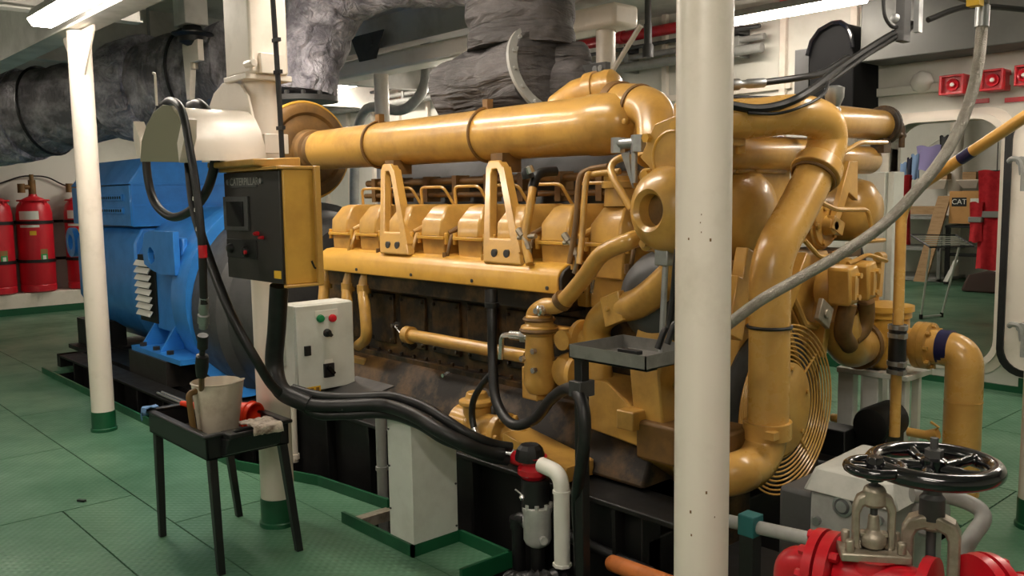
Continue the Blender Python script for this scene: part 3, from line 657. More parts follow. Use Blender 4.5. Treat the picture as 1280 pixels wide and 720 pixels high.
# A-frame brackets
for (pt, pb) in (((483, 207), (492, 318)), ((617, 203), (627, 330))):
    t_, b_ = YP(*pt, 2.98), YP(*pb, 2.80)
    def pl(u, v):   # u across (m), v 0 bottom .. 1 top
        q = b_.lerp(t_, v); return q+X*u
    w0, w1 = .135, .065
    o = [pl(-w0, 0), pl(w0, 0), pl(w0*.98, .12), pl(w1, .95), pl(w1*.6, 1.02), pl(-w1*.6, 1.02), pl(-w1, .95), pl(-w0*.98, .12)]
    iN = [pl(-.075, .24), pl(.075, .24), pl(.072, .30), pl(.032, .88), pl(.018, .93), pl(-.018, .93), pl(-.032, .88), pl(-.072, .30)]
    mb = MB(); mb.ring_plate(o, iN, (0, .05, .0))
    mb.prism([pl(w1, .95), pl(w1+.0, .12), pl(w0, .12)], (0, .16, 0)) if False else None
    br = part(mb, 'pipe_bracket', YEL, .006)
    mb = MB(); mb.box((t_.x-.045, t_.y+.02, t_.z-.05), (t_.x+.045, AY, AZ-AR+.03)); build(mb, 'saddle_block', BRN, br)
    mb = MB()
    for s in (-.045, .045): q = pl(s, .1); mb.cyl(q+Y*.02, q-Y*.008, .02, n=10)
    parts(mb, 'bolt_hole', DKG, br)
    mb = MB(); q0, q1 = pl(.02, .12), pl(.02, .95); mb.prism([q0+X*.108, q1+X*.04, q1+X*.04+Y*.05, q0+X*.108+Y*.05], (.012, 0, 0)); build(mb, 'gusset_web', YEL, br)
# yellow rail cover along the flank
rl, rr_ = YP(398, 337, 2.78).x, YP(697, 365, 2.78).x
prof = [(2.78, 1.155), (2.78, 1.232), (2.80, 1.262), (2.84, 1.285), (2.95, 1.295), (3.0, 1.285), (3.0, 1.155)]
mb = MB(); mb.prism([(rl, y, z-.005) for y, z in prof], (rr_-rl, 0, 0)); rc = part(mb, 'rail_cover', YELC, .006)
mb = MB()
for px in (446, 514, 590, 684): q = YP(px, 342, 2.78); mb.cyl((q.x, 2.774, 1.175), (q.x, 2.785, 1.175), .009, n=8)
parts(mb, 'cover_screw', DKG, rc)
mb = MB(); mb.prism([(rr_, y+(.006 if y < 2.9 else 0), z-.01) for y, z in prof], (.02, 0, 0)); part(mb, 'rail_end_cap', YELD, .004)
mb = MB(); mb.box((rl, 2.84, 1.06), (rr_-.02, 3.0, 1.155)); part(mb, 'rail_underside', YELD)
# coolant hoses down the rear end of the flank
for k, (px, dz) in enumerate(((404, 0), (432, .02), (452, .0))):
    p = YP(px, 350, 2.82); q = YP(px+10, 430, 2.78)
    mb = MB(); mb.tube(spline([(p.x, 2.86, 1.15), (p.x, 2.83, 1.05), (p.x+.02+.02*k, 2.80, .92), (p.x+.03*k, 2.80, .78), (p.x-.12, 2.86, .70)], 8), .034, 12)
    mb.lathe((p.x, 2.835, 1.03), Z, [(0, .042), (.05, .042)], 14); part(mb, 'coolant_hose', YEL)
mb = MB(); mb.box((-5.25, 2.88, .56), (-4.55, 2.98, .62)); part(mb, 'rear_step', YEL, .01)
# horizontal tube and the water pump at its end
a = YP(512, 418, 2.80); b = YP(660, 447, 2.80); a.z = b.z = (a.z+b.z)/2
mb = MB(); mb.cyl(a, b, .034, n=18); mb.lathe(a, X, [(-.03, .036), (-.03, .048), (.02, .048), (.02, .036)], 18); part(mb, 'oil_pipe', YEL)
mb = MB(); mb.tube(fillet([a+X*-.02, a+X*-.05+Z*-.01, a+X*-.05+V((0, .06, -.08))], .03), .025, 10); part(mb, 'pipe_stub', YELD)
p0, p1 = YP(670, 402, 2.74), YP(670, 492, 2.74)
mb = MB(); mb.lathe((p0.x, 2.76, p1.z), Z, [(0, .05), (.03, .07), (.06, .075), (p0.z-p1.z-.06, .062), (p0.z-p1.z-.055, .085), (p0.z-p1.z-.02, .085), (p0.z-p1.z-.015, .066), (p0.z-p1.z+.03, .06)], 28); mb.box((p0.x-.08, 2.72, p1.z-.03), (p0.x+.02, 2.86, p1.z+.12)); pump = part(mb, 'water_pump', YEL, .006)
mb = MB(); mb.torus((p0.x, 2.76, p0.z-.04), Z, .08, .012, 24, 6); mb.torus((p0.x, 2.76, p0.z+.01), Z, .066, .01, 24, 6); build(mb, 'band_clamp', BRN, pump)
mb = MB(); mb.bolts((p0.x+.02, 2.69, (p0.z+p1.z)/2), -Y, .05, 3, .014, .02); parts(mb, 'bolt', ZNC, pump)
q = YP(706, 465, 2.78)
mb = MB(); mb.lathe((q.x, 2.95, q.z), -Y, [(0, .06), (.0, .085), (.12, .085), (.16, .08), (.19, .065), (.2, .04), (.205, 0)], 28); mb.box((p0.x, 2.78, q.z-.04), (q.x, 2.9, q.z+.04)); part(mb, 'pump_cover', YEL)
mb = MB(); mb.cyl((q.x+.02, 2.74, q.z+.15), (q.x+.02, 2.9, q.z+.15), .045, n=20); mb.cyl((p0.x, 2.84, q.z+.15), (q.x+.1, 2.84, q.z+.15), .045, n=18); mb.lathe((q.x+.04, 2.84, q.z+.15), X, [(0, .05), (0, .085), (.025, .085), (.025, .05)], 24); mb.lathe((q.x+.06, 2.8, q.z-.0), X, [(0, .05), (0, .09), (.025, .09), (.025, .05)], 24); part(mb, 'pump_elbow', YEL)
mb = MB(); n0 = YP(640, 425, 2.7); mb.cyl((p0.x-.02, 2.74, n0.z+.02), (p0.x-.14, 2.71, n0.z+.02), .022, n=10); mb.cyl((p0.x-.06, 2.735, n0.z+.02), (p0.x-.085, 2.725, n0.z+.02), .03, n=6); mb.tube(fillet([(p0.x-.14, 2.71, n0.z+.02), (p0.x-.19, 2.70, n0.z+.015), (p0.x-.2, 2.70, n0.z-.1)], .04), .013, 8); part(mb, 'hose_fitting', ZNC)
# pipe sweeping up from the pump to the thermostat housing
P = [YP(668, 405, 2.76), YP(668, 392, 2.76), YP(680, 383, 2.74), YP(700, 380, 2.73), YP(728, 350, 2.72), YP(752, 318, 2.70), YP(785, 302, 2.70), YP(800, 297, 2.76)]
mb = MB(); mb.tube(spline(P, 8), .036, 18); part(mb, 'bypass_pipe', YEL)
mb = MB(); c = YP(703, 376, 2.73); d = V((.09, 0, .07)); mb.lathe(c, d, [(-.015, .04), (-.015, .046), (.015, .046), (.015, .04)], 20); part(mb, 'clamp_ring', BRN)
mb = MB(); c = YP(677, 388, 2.70); mb.lathe(c, -Y, [(0, .026), (.02, .022), (.025, .014), (.04, .014)], 10); part(mb, 'drain_plug', ZNC)
P = [YP(750, 480, 2.86), YP(746, 440, 2.86), YP(748, 405, 2.84), YP(768, 387, 2.80), YP(800, 378, 2.76), YP(840, 345, 2.74), YP(880, 300, 2.72)]
mb = MB(); mb.tube(spline(P, 8), [.06]*16+[.068]*33 if False else .062, 22); part(mb, 'coolant_elbow', YEL)
mb = MB(); c = YP(768, 386, 2.74); mb.obox(c, V((.05, 0, .02)), V((0, .02, 0)), V((-.015, 0, .06))); mb.cyl(c+V((-.02, -.03, .0)), c+V((-.02, 0, 0)), .012, n=8); part(mb, 'elbow_lug', YEL, .004)
# front end blocks low down
a, b = YP(728, 478, 2.78), YP(800, 560, 2.78)
mb = MB(); mb.hull([(a.x, 2.8, a.z+.02), (a.x+.12, 2.8, a.z+.02), (b.x, 2.78, a.z-.10), (b.x, 2.78, b.z), (a.x, 2.8, b.z+.02), (a.x, 3.1, a.z+.02), (b.x, 3.1, a.z-.10), (b.x, 3.1, b.z), (a.x, 3.1, b.z+.02), (a.x+.12, 3.1, a.z+.02)]); part(mb, 'mounting_arm', YEL, .012)
mb = MB(); mb.box((b.x-.06, 2.70, a.z-.14), (b.x+.03, 2.80, a.z-.06)); part(mb, 'arm_rib', YEL, .006)
mb = MB(); mb.box((b.x+.01, 2.74, b.z-.03), (b.x+.4, 3.0, a.z-.10)); part(mb, 'arm_block', BRN, .012)
mb = MB(); mb.box((a.x-.08, 2.95, .95), (a.x+.3, 3.1, 1.25)); part(mb, 'gear_housing', YELD, .02)
# fuel pump cluster low on the flank
c = YP(590, 525, 2.70)
mb = MB(); mb.lathe((c.x-.15, c.y+.05, c.z-.04), X, [(0, .05), (.0, .09), (.12, .09), (.14, .07), (.3, .075), (.31, .1), (.35, .1), (.36, .05), (.48, .045)], 24)
mb.lathe((c.x-.02, c.y+.05, c.z-.04), Z, [(0, .07), (.10, .07), (.11, .09), (.13, .09), (.14, .06), (.17, .05)], 22); mb.lathe((c.x+.14, c.y+.02, c.z-.09), -Y, [(0, .06), (.08, .055), (.1, .03)], 16)
mb.bolts((c.x+.205, c.y+.05, c.z-.04), X, .085, 6, .014, .02); part(mb, 'fuel_pump', YEL, .004)
a = YP(650, 545, 2.66); b = YP(705, 585, 2.66)
mb = MB(); mb.hull([(a.x-.1, 2.64, a.z-.0), (a.x-.1, 2.64, a.z-.06), (b.x+.05, 2.62, b.z+.02), (b.x+.05, 2.62, b.z-.05), (a.x-.1, 2.8, a.z), (b.x+.05, 2.8, b.z+.02), (a.x-.1, 2.8, a.z-.06), (b.x+.05, 2.8, b.z-.05)]); part(mb, 'pan_ledge', YEL, .008)
for (px, py) in ((492, 406), (556, 468)):   # small bright fittings on the flank
    c = YP(px+6, py, 2.94); mb = MB(); mb.lathe(c, -Y, [(0, .02), (.02, .02), (.03, .012), (.05, .012)], 8); mb.tube([c-Y*.03, c+V((.06, -.02, -.05)), c+V((.1, -.01, -.08))], .006, 6); part(mb, 'grease_fitting', ZNC)
# pipes rising between the heads
for (P, r, m) in (([(822-160, 330), (657, 300), (663, 255), (666, 235)], .02, YEL), ([(712, 330), (720, 280), (724, 226), (735, 213), (760, 208)], .014, BRN), ([(724, 330), (728, 290), (733, 225), (742, 218), (775, 214)], .014, YEL), ([(790, 262), (768, 225), (764, 208), (775, 198), (795, 198)], .016, YEL)):
    mb = MB(); mb.tube(spline([YP(x, y, 2.80+.03*k) for k, (x, y) in enumerate(P)], 8), r, 10); part(mb, 'riser_pipe', m)
c = YP(665, 222, 2.9); mb = MB(); mb.tube(spline([c+V((0, 0, -.09)), c+V((0, .01, -.03)), c+V((.0, .05, .02)), c+V((.02, .14, .03))], 6), .024, 10); mb.lathe(c+V((-.005, -.02, .0)), V((0, -.3, 1)), [(0, .03), (.03, .03), (.05, .015)], 10); part(mb, 'rubber_elbow', RUB)
c = YP(664, 216, 2.86); mb = MB(); mb.lathe(c, V((-.2, -.3, 1)), [(0, .02), (.03, .018), (.035, .01)], 8); part(mb, 'bright_nut', ZNC)
for (px, py) in ((655, 303), (713, 310)):
    c = YP(px, py, 2.82); mb = MB(); mb.tube(fillet([c+V((-.04, 0, .06)), c+V((.02, 0, .0)), c+V((.045, 0, -.05)), c+V((.02, .0, -.11))], .03), .009, 8); mb.cyl(c+V((-.04, 0, .06)), c+V((-.01, 0, .03)), .016, n=6); mb.cyl(c+V((.02, 0, .0)), c+V((.035, 0, -.03)), .016, n=6); mb.cyl(c+V((-.05, .01, .02)), c+V((.06, .02, .03)), .012, n=8); part(mb, 'tube_clamp', STL)
# sensor fitting on top of the thermostat housing
c = YP(793, 190, 2.70)
mb = MB(); mb.cyl(c+V((0, 0, -.12)), c+V((0, 0, .02)), .013, n=10); mb.cyl(c+V((-.085, 0, .035)), c+V((.03, 0, .035)), .022, n=10); mb.cyl(c+V((-.085, 0, .0)), c+V((-.085, 0, .06)), .028, n=6); mb.cyl(c+V((.02, 0, .0)), c+V((.02, 0, .065)), .03, n=6); mb.prism([c+V((-.07, 0, 0)), c+V((-.03, 0, 0)), c+V((-.01, 0, -.14))], (0, .01, 0)); part(mb, 'sensor_fitting', GAL)
# elbows from the turbochargers
P = [YP(700, 137, 3.3), YP(722, 122, 3.3), YP(762, 112, 3.35)]
mb = MB(); mb.tube(P, [.085, .09, .10], 24); mb.lathe(P[1].lerp(P[2], .5), P[2]-P[1], [(-.02, .1), (-.02, .107), (.03, .107), (.03, .1)], 24); mb.lathe(P[2], P[2]-P[1], [(0, .1), (.03, .095), (.05, .07), (.055, 0)], 24); part(mb, 'turbo_outlet', YEL)
P = [YP(768, 128, 3.2), YP(795, 130, 3.15), YP(816, 140, 3.10), YP(822, 170, 3.04), YP(822, 200, 3.0)]
mb = MB(); mb.tube(spline(P, 8), .088, 24); part(mb, 'turbo_elbow', YEL)
mb = MB(); mb.lathe(YP(772, 128, 3.2), P[1]-P[0], [(-.02, .06), (-.02, .098), (.04, .098), (.04, .08)], 24); mb.lathe(YP(799, 131, 3.14), P[2]-P[1], [(-.01, .08), (-.01, .094), (.01, .094), (.01, .08)], 24); part(mb, 'clamp_ring', BRN)
c = YP(792, 165, 3.05); mb = MB(); mb.hull([(c.x+dx, c.y+dy, c.z+dz) for dx in (-.08, .1) for dy in (.05, .28) for dz in (-.07, .09)]); mb.cyl(c+V((-.05, -.01, .05)), c+V((-.05, .02, .05)), .015, n=8); mb.cyl(c+V((.05, -.01, -.05)), c+V((.05, .02, -.05)), .015, n=8); part(mb, 'turbo_housing', YEL, .02)
mb = MB(); mb.box((c.x+.02, 3.16, 1.62), (c.x+.12, 3.34, c.z-.08)); part(mb, 'housing_stand', YELD, .01)
# end flange plate beside the near pillar
c = YP(835, 195, 2.62)
mb = MB(); mb.hull([(c.x+x, y, c.z+z) for y in (2.62, 2.66) for x, z in ((-.13, .0), (-.06, .12), (.06, .15), (.15, .08), (.15, -.1), (.03, -.14))]); fp = part(mb, 'flange_plate', YEL, .004)
mb = MB(); mb.torus((c.x+.02, 2.62, c.z+.0), Y, .09, .006, 28, 6); mb.bolts((c.x+.0, 2.62, c.z), -Y, .115, 5, .018, .02, .6); build(mb, 'flange_bolt', YELC, fp)
# thermostat housing with round cover and port
c = YP(820, 263, 2.55)
mb = MB(); mb.box((c.x-.12, 2.66, c.z-.17), (c.x+.06, 2.8, c.z+.18)); part(mb, 'thermostat_box', YEL, .02)
mb = MB(); mb.lathe((c.x, 2.68, c.z), V((-.12, -1, 0)), [(0, .165), (.03, .165), (.07, .16), (.11, .14), (.14, .11), (.155, .078), (.14, .062), (.0, .055)], 44); th = part(mb, 'thermostat_cover', YEL)
mb = MB(); mb.lathe((c.x, 2.66, c.z), V((-.12, -1, 0)), [(.02, .062), (.075, .062)], 24); build(mb, 'port_bore', BRN, th)
mb = MB()
for a in (50, 130, 230, 310): p = V((c.x+.165*math.cos(math.radians(a)), 2.66, c.z+.165*math.sin(math.radians(a)))); mb.lathe(p, -Y, [(0, .032), (.04, .03), (.045, .016), (.06, .016)], 12)
parts(mb, 'cover_bolt', YEL, th)
c3 = YP(828, 322, 2.6); mb = MB(); mb.cyl((c3.x, 2.62, c3.z), (c3.x-.005, 2.60, .98), .012, n=10); mb.box((c3.x-.03, 2.59, c3.z-.03), (c3.x+.03, 2.65, c3.z+.03)); mb.cyl((c3.x, 2.62, c3.z+.02), (c3.x, 2.62, c3.z+.1), .014, n=8); part(mb, 'drain_tube', GAL, .004)
mb = MB(); mb.lathe((-2.28, 2.98, 1.16), -Y, [(0, .2), (.1, .2), (.16, .17), (.2, .1)], 30); part(mb, 'idler_housing', DKG)
# ---- the front end, seen right of the near pillar
FX = -2.25
mb = MB(); mb.hull([(x, y, z) for x in (FX-.1, FX+.06) for y, z in ((2.8, .5), (2.75, .9), (2.9, 1.3), (4.08, 1.3), (4.1, 1.0), (3.9, .5), (3.78, .3), (3.1, .3))]); part(mb, 'front_cover', YEL, .02)
for (y0, z0_, y1, z1_) in ((2.85, .8, 3.3, 1.28), (3.55, 1.02, 3.75, 1.3), (3.9, .8, 4.02, 1.28), (3.35, 1.0, 3.5, 1.3)):
    mb = MB(); d = V((0, y1-y0, z1_-z0_)); L = d.length; d.normalize(); nn = V((0, -d.z, d.y)); mb.obox((FX+.09, (y0+y1)/2, (z0_+z1_)/2), X*.05, d*L/2, nn*.025); part(mb, 'cover_rib', YEL, .006)
for k, (y, z) in enumerate(((2.95, 1.1), (3.05, .98), (4.0, 1.1), (3.98, .9), (3.8, .42), (3.02, .6))):
    mb = MB(); mb.holed((FX+.06, y, z), X, .05, .022, .03, 18); part(mb, 'cover_boss', YEL)
DC = V((-2.12, 3.55, .61))
mb = MB()
for k in range(9): mb.torus(DC+X*(.03-.003*k), X, .385-.0195*k, .0046, 64, 6)
for k in range(4):
    a = k*math.pi/2+.7; d = V((0, math.cos(a), math.sin(a))); mb.cyl(DC+d*.2+X*.012, DC+d*.385+X*.02, .006, n=6)
part(mb, 'damper_guard', YELP)
mb = MB(); mb.lathe(DC, X, [(-.02, .14), (-.02, .215), (.02, .215), (.024, .205), (.024, 0)], 48); mb.bolts(DC+X*.024, X, .185, 6, .011, .008, .3); part(mb, 'damper_disc', YEL)
mb = MB(); mb.lathe(DC, X, [(-.12, .3), (-.12, .38), (-.06, .38), (-.06, .2)], 48); part(mb, 'vibration_damper', DKG)
# the large pipe down the front
PX = -1.86
P = [XP(898, 150, -2.05), XP(950, 147, -1.98), XP(995, 143, -1.9), XP(1027, 152, PX), XP(1034, 178, PX), XP(1020, 215, PX), XP(995, 265, PX), XP(972, 308, PX), XP(963, 345, PX), XP(962, 400, PX), XP(961, 480, PX), XP(958, 545, PX), XP(945, 578, PX), XP(918, 592, PX), V((-1.98, 2.80, .50)), V((-2.14, 2.90, .50)), V((-2.35, 3.02, .50))]
mb = MB(); mb.tube(spline(P, 8), .079, 32); part(mb, 'front_coolant_pipe', YELP)
d = (P[6]-P[5]).normalized(); c = P[5]
mb = MB(); mb.lathe(c, d, [(-.045, .07), (-.045, .098), (.015, .103), (.015, .07)], 36); e = frame_for(d)[0]; mb.obox(c+Y*.10+d*.0, Y*.035, d*.02, X*.03); part(mb, 'pipe_flange', YELP, .004)
mb = MB(); mb.torus(c+d*.03, d, .088, .007, 36, 6); part(mb, 'clamp_ring', BRN)
c = XP(959, 540, PX); mb = MB(); mb.lathe(c, V((0, .02, -1)), [(-.045, .07), (-.045, .094), (.02, .094), (.02, .07)], 36); mb.box((c.x+.05, c.y-.10, c.z+.0), (c.x+.09, c.y-.06, c.z+.03)); part(mb, 'pipe_collar', YELP)
c = XP(962, 408, PX); mb = MB(); mb.torus(c, Z, .083, .007, 30, 6); part(mb, 'black_tie', RUB)
c = XP(915, 150, -2.03); mb = MB(); mb.box((c.x-.1, c.y-.24, c.z-.10), (c.x+.02, c.y+.06, c.z+.06)); mb.lathe(c+V((.02, -.02, -.01)), X, [(0, .05), (.03, .045), (.045, .02)], 16); mb.box((c.x-.02, c.y+.05, c.z-.13), (c.x+.0, c.y+.1, c.z+.08)); part(mb, 'pipe_mount', YEL, .006)
def ytube(pa, pb, Xv, r, name, m=YEL, cap=.02, n=30):
    a, b = XP(*pa, Xv), XP(*pb, Xv); b.z = a.z = (a.z+b.z)/2
    mb = MB(); L = b.y-a.y; mb.lathe(a, Y, [(0, r*.9), (cap, r), (L-cap, r), (L, r*.9)], n); return part(mb, name, m), a, b
ytube((850, 190), (1005, 190), -2.16, .075, 'cross_tube', YEL); o, a, b = ytube((930, 148), (1105, 152), -2.12, .075, 'water_manifold', YEL)
mb = MB(); mb.lathe(b, Y, [(-.04, .08), (-.04, .095), (-.02, .095), (-.02, .1), (.0, .1), (.0, .03)], 30); mb.bolts(b, Y, .085, 8, .012, .02); mb.cyl(b+V((.02, 0, -.03)), b+V((.04, .14, -.05)), .018, n=8); mb.cyl(b+V((.04, .12, 0)), b+V((.04, .12, -.11)), .016, n=8); mb.box((b.x-.02, b.y-.1, b.z-.14), (b.x+.05, b.y-.02, b.z-.07)); part(mb, 'manifold_end_flange', YELD, .004)
ytube((1000, 198), (1088, 200), -2.16, .07, 'cross_tube', YEL)
# rounded after-cooler bodies below
c = XP(945, 265, -2.2); mb = MB(); mb.lathe((c.x-.3, c.y-.1, c.z), X, [(0, .22), (.25, .22), (.32, .2), (.38, .15), (.41, .08), (.42, 0)], 40); part(mb, 'aftercooler_dome', YEL)
mb = MB(); mb.box((c.x-.22, c.y-.28, c.z+.0), (c.x+.02, c.y+.25, c.z+.21))
for k in range(4): mb.cyl((c.x+.02, c.y-.22+k*.14, c.z+.18), (c.x+.04, c.y-.5+k*.14, c.z+.18), .016, n=6)
part(mb, 'aftercooler_box', YEL, .012)
mb = MB(); mb.box((c.x-.36, c.y-.5, c.z-.26), (c.x-.06, c.y+1.1, c.z-.22)); part(mb, 'aftercooler_shelf', YELD)
c = XP(1068, 262, -2.3); mb = MB(); mb.lathe((c.x-.3, c.y, c.z), X, [(0, .17), (.3, .17), (.37, .15), (.42, .09), (.43, 0)], 36); part(mb, 'aftercooler_dome', YEL)
c = XP(1062, 225, -2.1); mb = MB(); mb.prism([(c.x, c.y-.06, c.z+.09), (c.x, c.y+.02, c.z+.09), (c.x, c.y+.03, c.z-.1), (c.x, c.y-.06, c.z-.06), (c.x, c.y-.16, c.z-.22), (c.x, c.y-.2, c.z-.2)], (.03, 0, 0)); part(mb, 'dome_bracket', YEL, .004)
c = XP(1036, 282, -2.1); mb = MB(); mb.lathe(c-X*.08, X, [(0, .115), (.05, .115), (.055, .1), (.07, .1)], 32); mb.bolts(c-X*.02, X, .085, 5, .014, .02); mb.lathe(c-X*.01, X, [(0, .05), (.04, .04), (.05, .02)], 16); mb.obox(c+V((.02, .02, -.0)), X*.02, V((0, .012, .03)), V((0, .05, -.02))); part(mb, 'drive_cover', YEL, .003)
for P in ([(1005, 300), (1025, 322), (1060, 316), (1092, 290)], [(1040, 318), (1075, 302), (1105, 300)], [(1060, 330), (1085, 318), (1108, 326)], [(1020, 250), (1045, 262), (1085, 262), (1092, 300)], [(1055, 190), (1075, 178), (1108, 178)]):
    mb = MB(); mb.tube(fillet([XP(x, y, -2.02) for x, y in P], .04), .011, 8); part(mb, 'small_pipe', YEL)
for (px, py) in ((1052, 347), (1030, 360)):
    c = XP(px, py, -2.14); mb = MB(); mb.lathe(c, X, [(0, .1), (.03, .1), (.06, .08), (.1, .07), (.11, .03)], 24); part(mb, 'pump_body', YEL)
for (px, py, h) in ((1060, 358, .0), (1083, 352, .0)):
    c = XP(px, py, -1.98); mb = MB(); mb.hull([(c.x+dx, c.y+dy, c.z+dz) for dx in (-.08, .03) for dy, dz in ((-.05, .085), (.03, .1), (.055, .06), (.05, -.08), (-.035, -.09))]); q = part(mb, 'thermostat_block', YEL, .012)
    mb = MB()
    for dy, dz in ((.03, .05), (.02, -.05)): mb.cyl((c.x+.03, c.y+dy, c.z+dz), (c.x+.05, c.y+dy, c.z+dz), .014, n=6)
    mb.box((c.x+.03, c.y-.02, c.z-.06), (c.x+.045, c.y+.0, c.z+.05)); build(mb, 'block_bolt', YEL, q)
for P in ([(1060, 380), (1055, 402), (1054, 418), (1062, 432)], [(1082, 376), (1082, 396), (1077, 412), (1064, 424)]):
    mb = MB(); mb.tube(spline([XP(x, y, -2.02-.015*k) for k, (x, y) in enumerate(P)], 6), .042, 16); part(mb, 'outlet_elbow', BRN)
c = XP(1030, 392, -2.03); mb = MB(); mb.obox(c, X*.012, V((0, .05, -.03)), V((0, .02, .045))); mb.cyl(c+X*.01, c+X*.022, .022, n=14); part(mb, 'cable_lug', STL, .004)
for P in ([(1000, 470), (975, 380), (1000, 345)], [(985, 360), (1005, 405), (1030, 410)]):
    mb = MB(); mb.tube([XP(x, y, -2.16) for x, y in P], .02, 8); part(mb, 'cover_rib', YEL)
mb = MB(); mb.box((-2.32, 3.1, .0), (-2.18, 3.4, .34)); mb.box((-2.32, 3.7, .0), (-2.18, 4.0, .34)); parts(mb, 'front_mount', YELD, E_, .01)
for (px, py) in ((918, 385), (930, 350)):
    c = XP(px, py, -2.1); mb = MB(); mb.obox(c, X*.03, V((0, .03, .12)), V((0, .05, -.02))); part(mb, 'cover_rib', YEL, .006)
def tubes(P, r, n=12, k=8): return MB().tube(spline(P, k), r, n)
# ------------------------------------------------------------------ hose hanger on the middle pillar
t = thing('hose_hanger', 'white half round hose hanger bolted to the middle pillar', 'hanger', (-4.0, 1.7, 1.76))
def arch(Yv, grow=0.):
    return [YP(x, y, Yv) for x, y in ((175, 202), (177, 176), (183, 156), (192, 140), (203, 131), (212, 132), (221, 143), (228, 160), (233, 180), (236, 203))]
A = arch(1.50)
mb = MB(); mb.prism(A, (0, .02, 0)); build(mb, 'front_plate', OLV, t, .002)
cx = sum(p.x for p in A)/len(A); cz = min(p.z for p in A)
B = [V((cx+(p.x-cx)*.93, 1.52, cz+.01+(p.z-cz)*.93)) for p in A]; C = [V((cx+(p.x-cx)*.91, p.y, cz+.01+(p.z-cz)*.91)) for p in B]
mb = MB(); n = len(B); 
a = [mb.bm.verts.new(p) for p in B]+[mb.bm.verts.new(p) for p in C[::-1]]; b = [mb.bm.verts.new(p+Y*.34) for p in B]+[mb.bm.verts.new(p+Y*.34) for p in C[::-1]]
for i in range(len(a)): mb._face([a[i], a[(i+1) % len(a)], b[(i+1) % len(a)], b[i]])
for i in range(n-1): mb._face([a[i], a[i+1], a[2*n-2-i], a[2*n-1-i]]); mb._face([b[i], b[i+1], b[2*n-2-i], b[2*n-1-i]])
build(mb, 'half_drum', WHT, t)
A2 = [YP(x, y, 1.86) for x, y in ((252, 203), (255, 170), (259, 140), (267, 117), (278, 104), (289, 101), (300, 106), (309, 120), (316, 150), (319, 175), (321, 203))]
mb = MB(); mb.prism(A2, (0, .012, 0)); build(mb, 'back_plate', WHT, t, .002)
c = YP(170, 178, 1.52); mb = MB(); mb.prism([c+V((-.02, 0, .10)), c+V((.045, 0, .02)), c+V((.05, 0, -.08)), c+V((.0, 0, -.06)), c+V((-.03, 0, .02))], (0, .05, 0)); build(mb, 'retaining_horn', WHT, t)
c = YP(227, 172, 1.46); mb = MB(); mb.prism([c+V((-.05, 0, -.02)), c+V((.02, 0, .08)), c+V((.045, 0, .07)), c+V((.03, 0, -.0)), c+V((-.04, 0, -.1))], (0, .05, 0)); build(mb, 'retaining_horn', WHT, t)
c = YP(196, 132, 1.53); mb = MB(); mb.tube(fillet([c, c+Z*.14, c+Z*.145-X*.02], .01), .006, 8); build(mb, 'retaining_rod', WHT, t)
# hoses over it
L1 = [YP(201, 134, 1.60), YP(188, 165, 1.66), YP(183, 205, 1.66), YP(192, 250, 1.66), YP(214, 271, 1.66), YP(240, 262, 1.66), YP(260, 235, 1.66), YP(270, 190, 1.67), YP(264, 150, 1.68), YP(250, 130, 1.68), YP(238, 132, 1.72)]
single(tubes(L1, .021), 'looped_hose', RUB, 'black hose slung over the white hanger in one big loop', 'hose')
L2 = [YP(203, 131, 1.54), YP(215, 126, 1.51), YP(228, 140, 1.47), YP(238, 190, 1.45), YP(246, 240, 1.45), YP(252, 300, 1.45), YP(255, 380, 1.46)]
t = thing('grease_hose', 'black hose with metal end and black grip hanging down into the jug', 'hose', YP(255, 380, 1.46))
build(tubes(L2, .0165), 'hose', RUB, t)
c = YP(255, 380, 1.46)
mb = MB(); mb.lathe(YP(254, 410, 1.47), YP(255, 372, 1.46)-YP(254, 410, 1.47), [(0, .018), (.02, .018), (.025, .024), (.06, .024), (.065, .018), (.09, .022), (.11, .02), (.14, .018)], 12); build(mb, 'metal_coupling', GAL, t)
mb = MB(); mb.lathe(YP(252, 470, 1.49), YP(254, 408, 1.47)-YP(252, 470, 1.49), [(0, .015), (.0, .022), (.05, .028), (.10, .026), (.105, .012), (.13, .011), (.14, .022), (.2, .022)], 14); build(mb, 'grip', RUB, t)
mb = MB(); mb.cyl(YP(252, 468, 1.49), YP(252, 490, 1.55), .012, n=10); build(mb, 'nozzle', STAIN, t)
for k, (px, py) in enumerate(((250, 248), (251, 262), (252, 286))):
    mb = MB(); mb.lathe(YP(px-4+k, py, 1.45)-Z*.008, YP(px-3.6+k, py-8, 1.45)-YP(px-4+k, py, 1.45), [(0, .0172), (.014, .0172)], 12); build(mb, 'print_band', LABW, t)
mb = MB(); a, b = YP(254, 322, 1.452), YP(252.5, 300, 1.45); mb.lathe(a, b-a, [(0, .0172), (.05, .0172)], 12); build(mb, 'red_print_band', MATS['valve_red_paint'], t)
mb = tubes([YP(236, 205, 1.63), YP(243, 262, 1.6), YP(262, 325, 1.58), (YP(290, 395, 1.6)), YP(320, 450, 1.66), YP(345, 487, 1.76), YP(372, 498, 1.9)], .021)
single(mb, 'drop_cable', RUB, 'thick black cable slanting down from hanger past the control panel', 'cable')
# cable clipped to the pillar
t = thing('pillar_cable', 'thin black cable tied along the right side of the middle pillar', 'cable', (-3.83, 1.93, 1.5))
P = [YP(341, 0, 1.9), YP(345, 60, 1.9), YP(350, 140, 1.9), YP(353, 200, 1.9), YP(354, 214, 1.9)]
build(MB().tube(P, .012, 8), 'cable', RUB, t)
mb = MB()
for py in (50, 90, 160): c = YP(343+py*.05, py, 1.895); mb.obox(c, X*.028, Y*.008, Z*.008)
parts(mb, 'cable_tie', BLK, t)

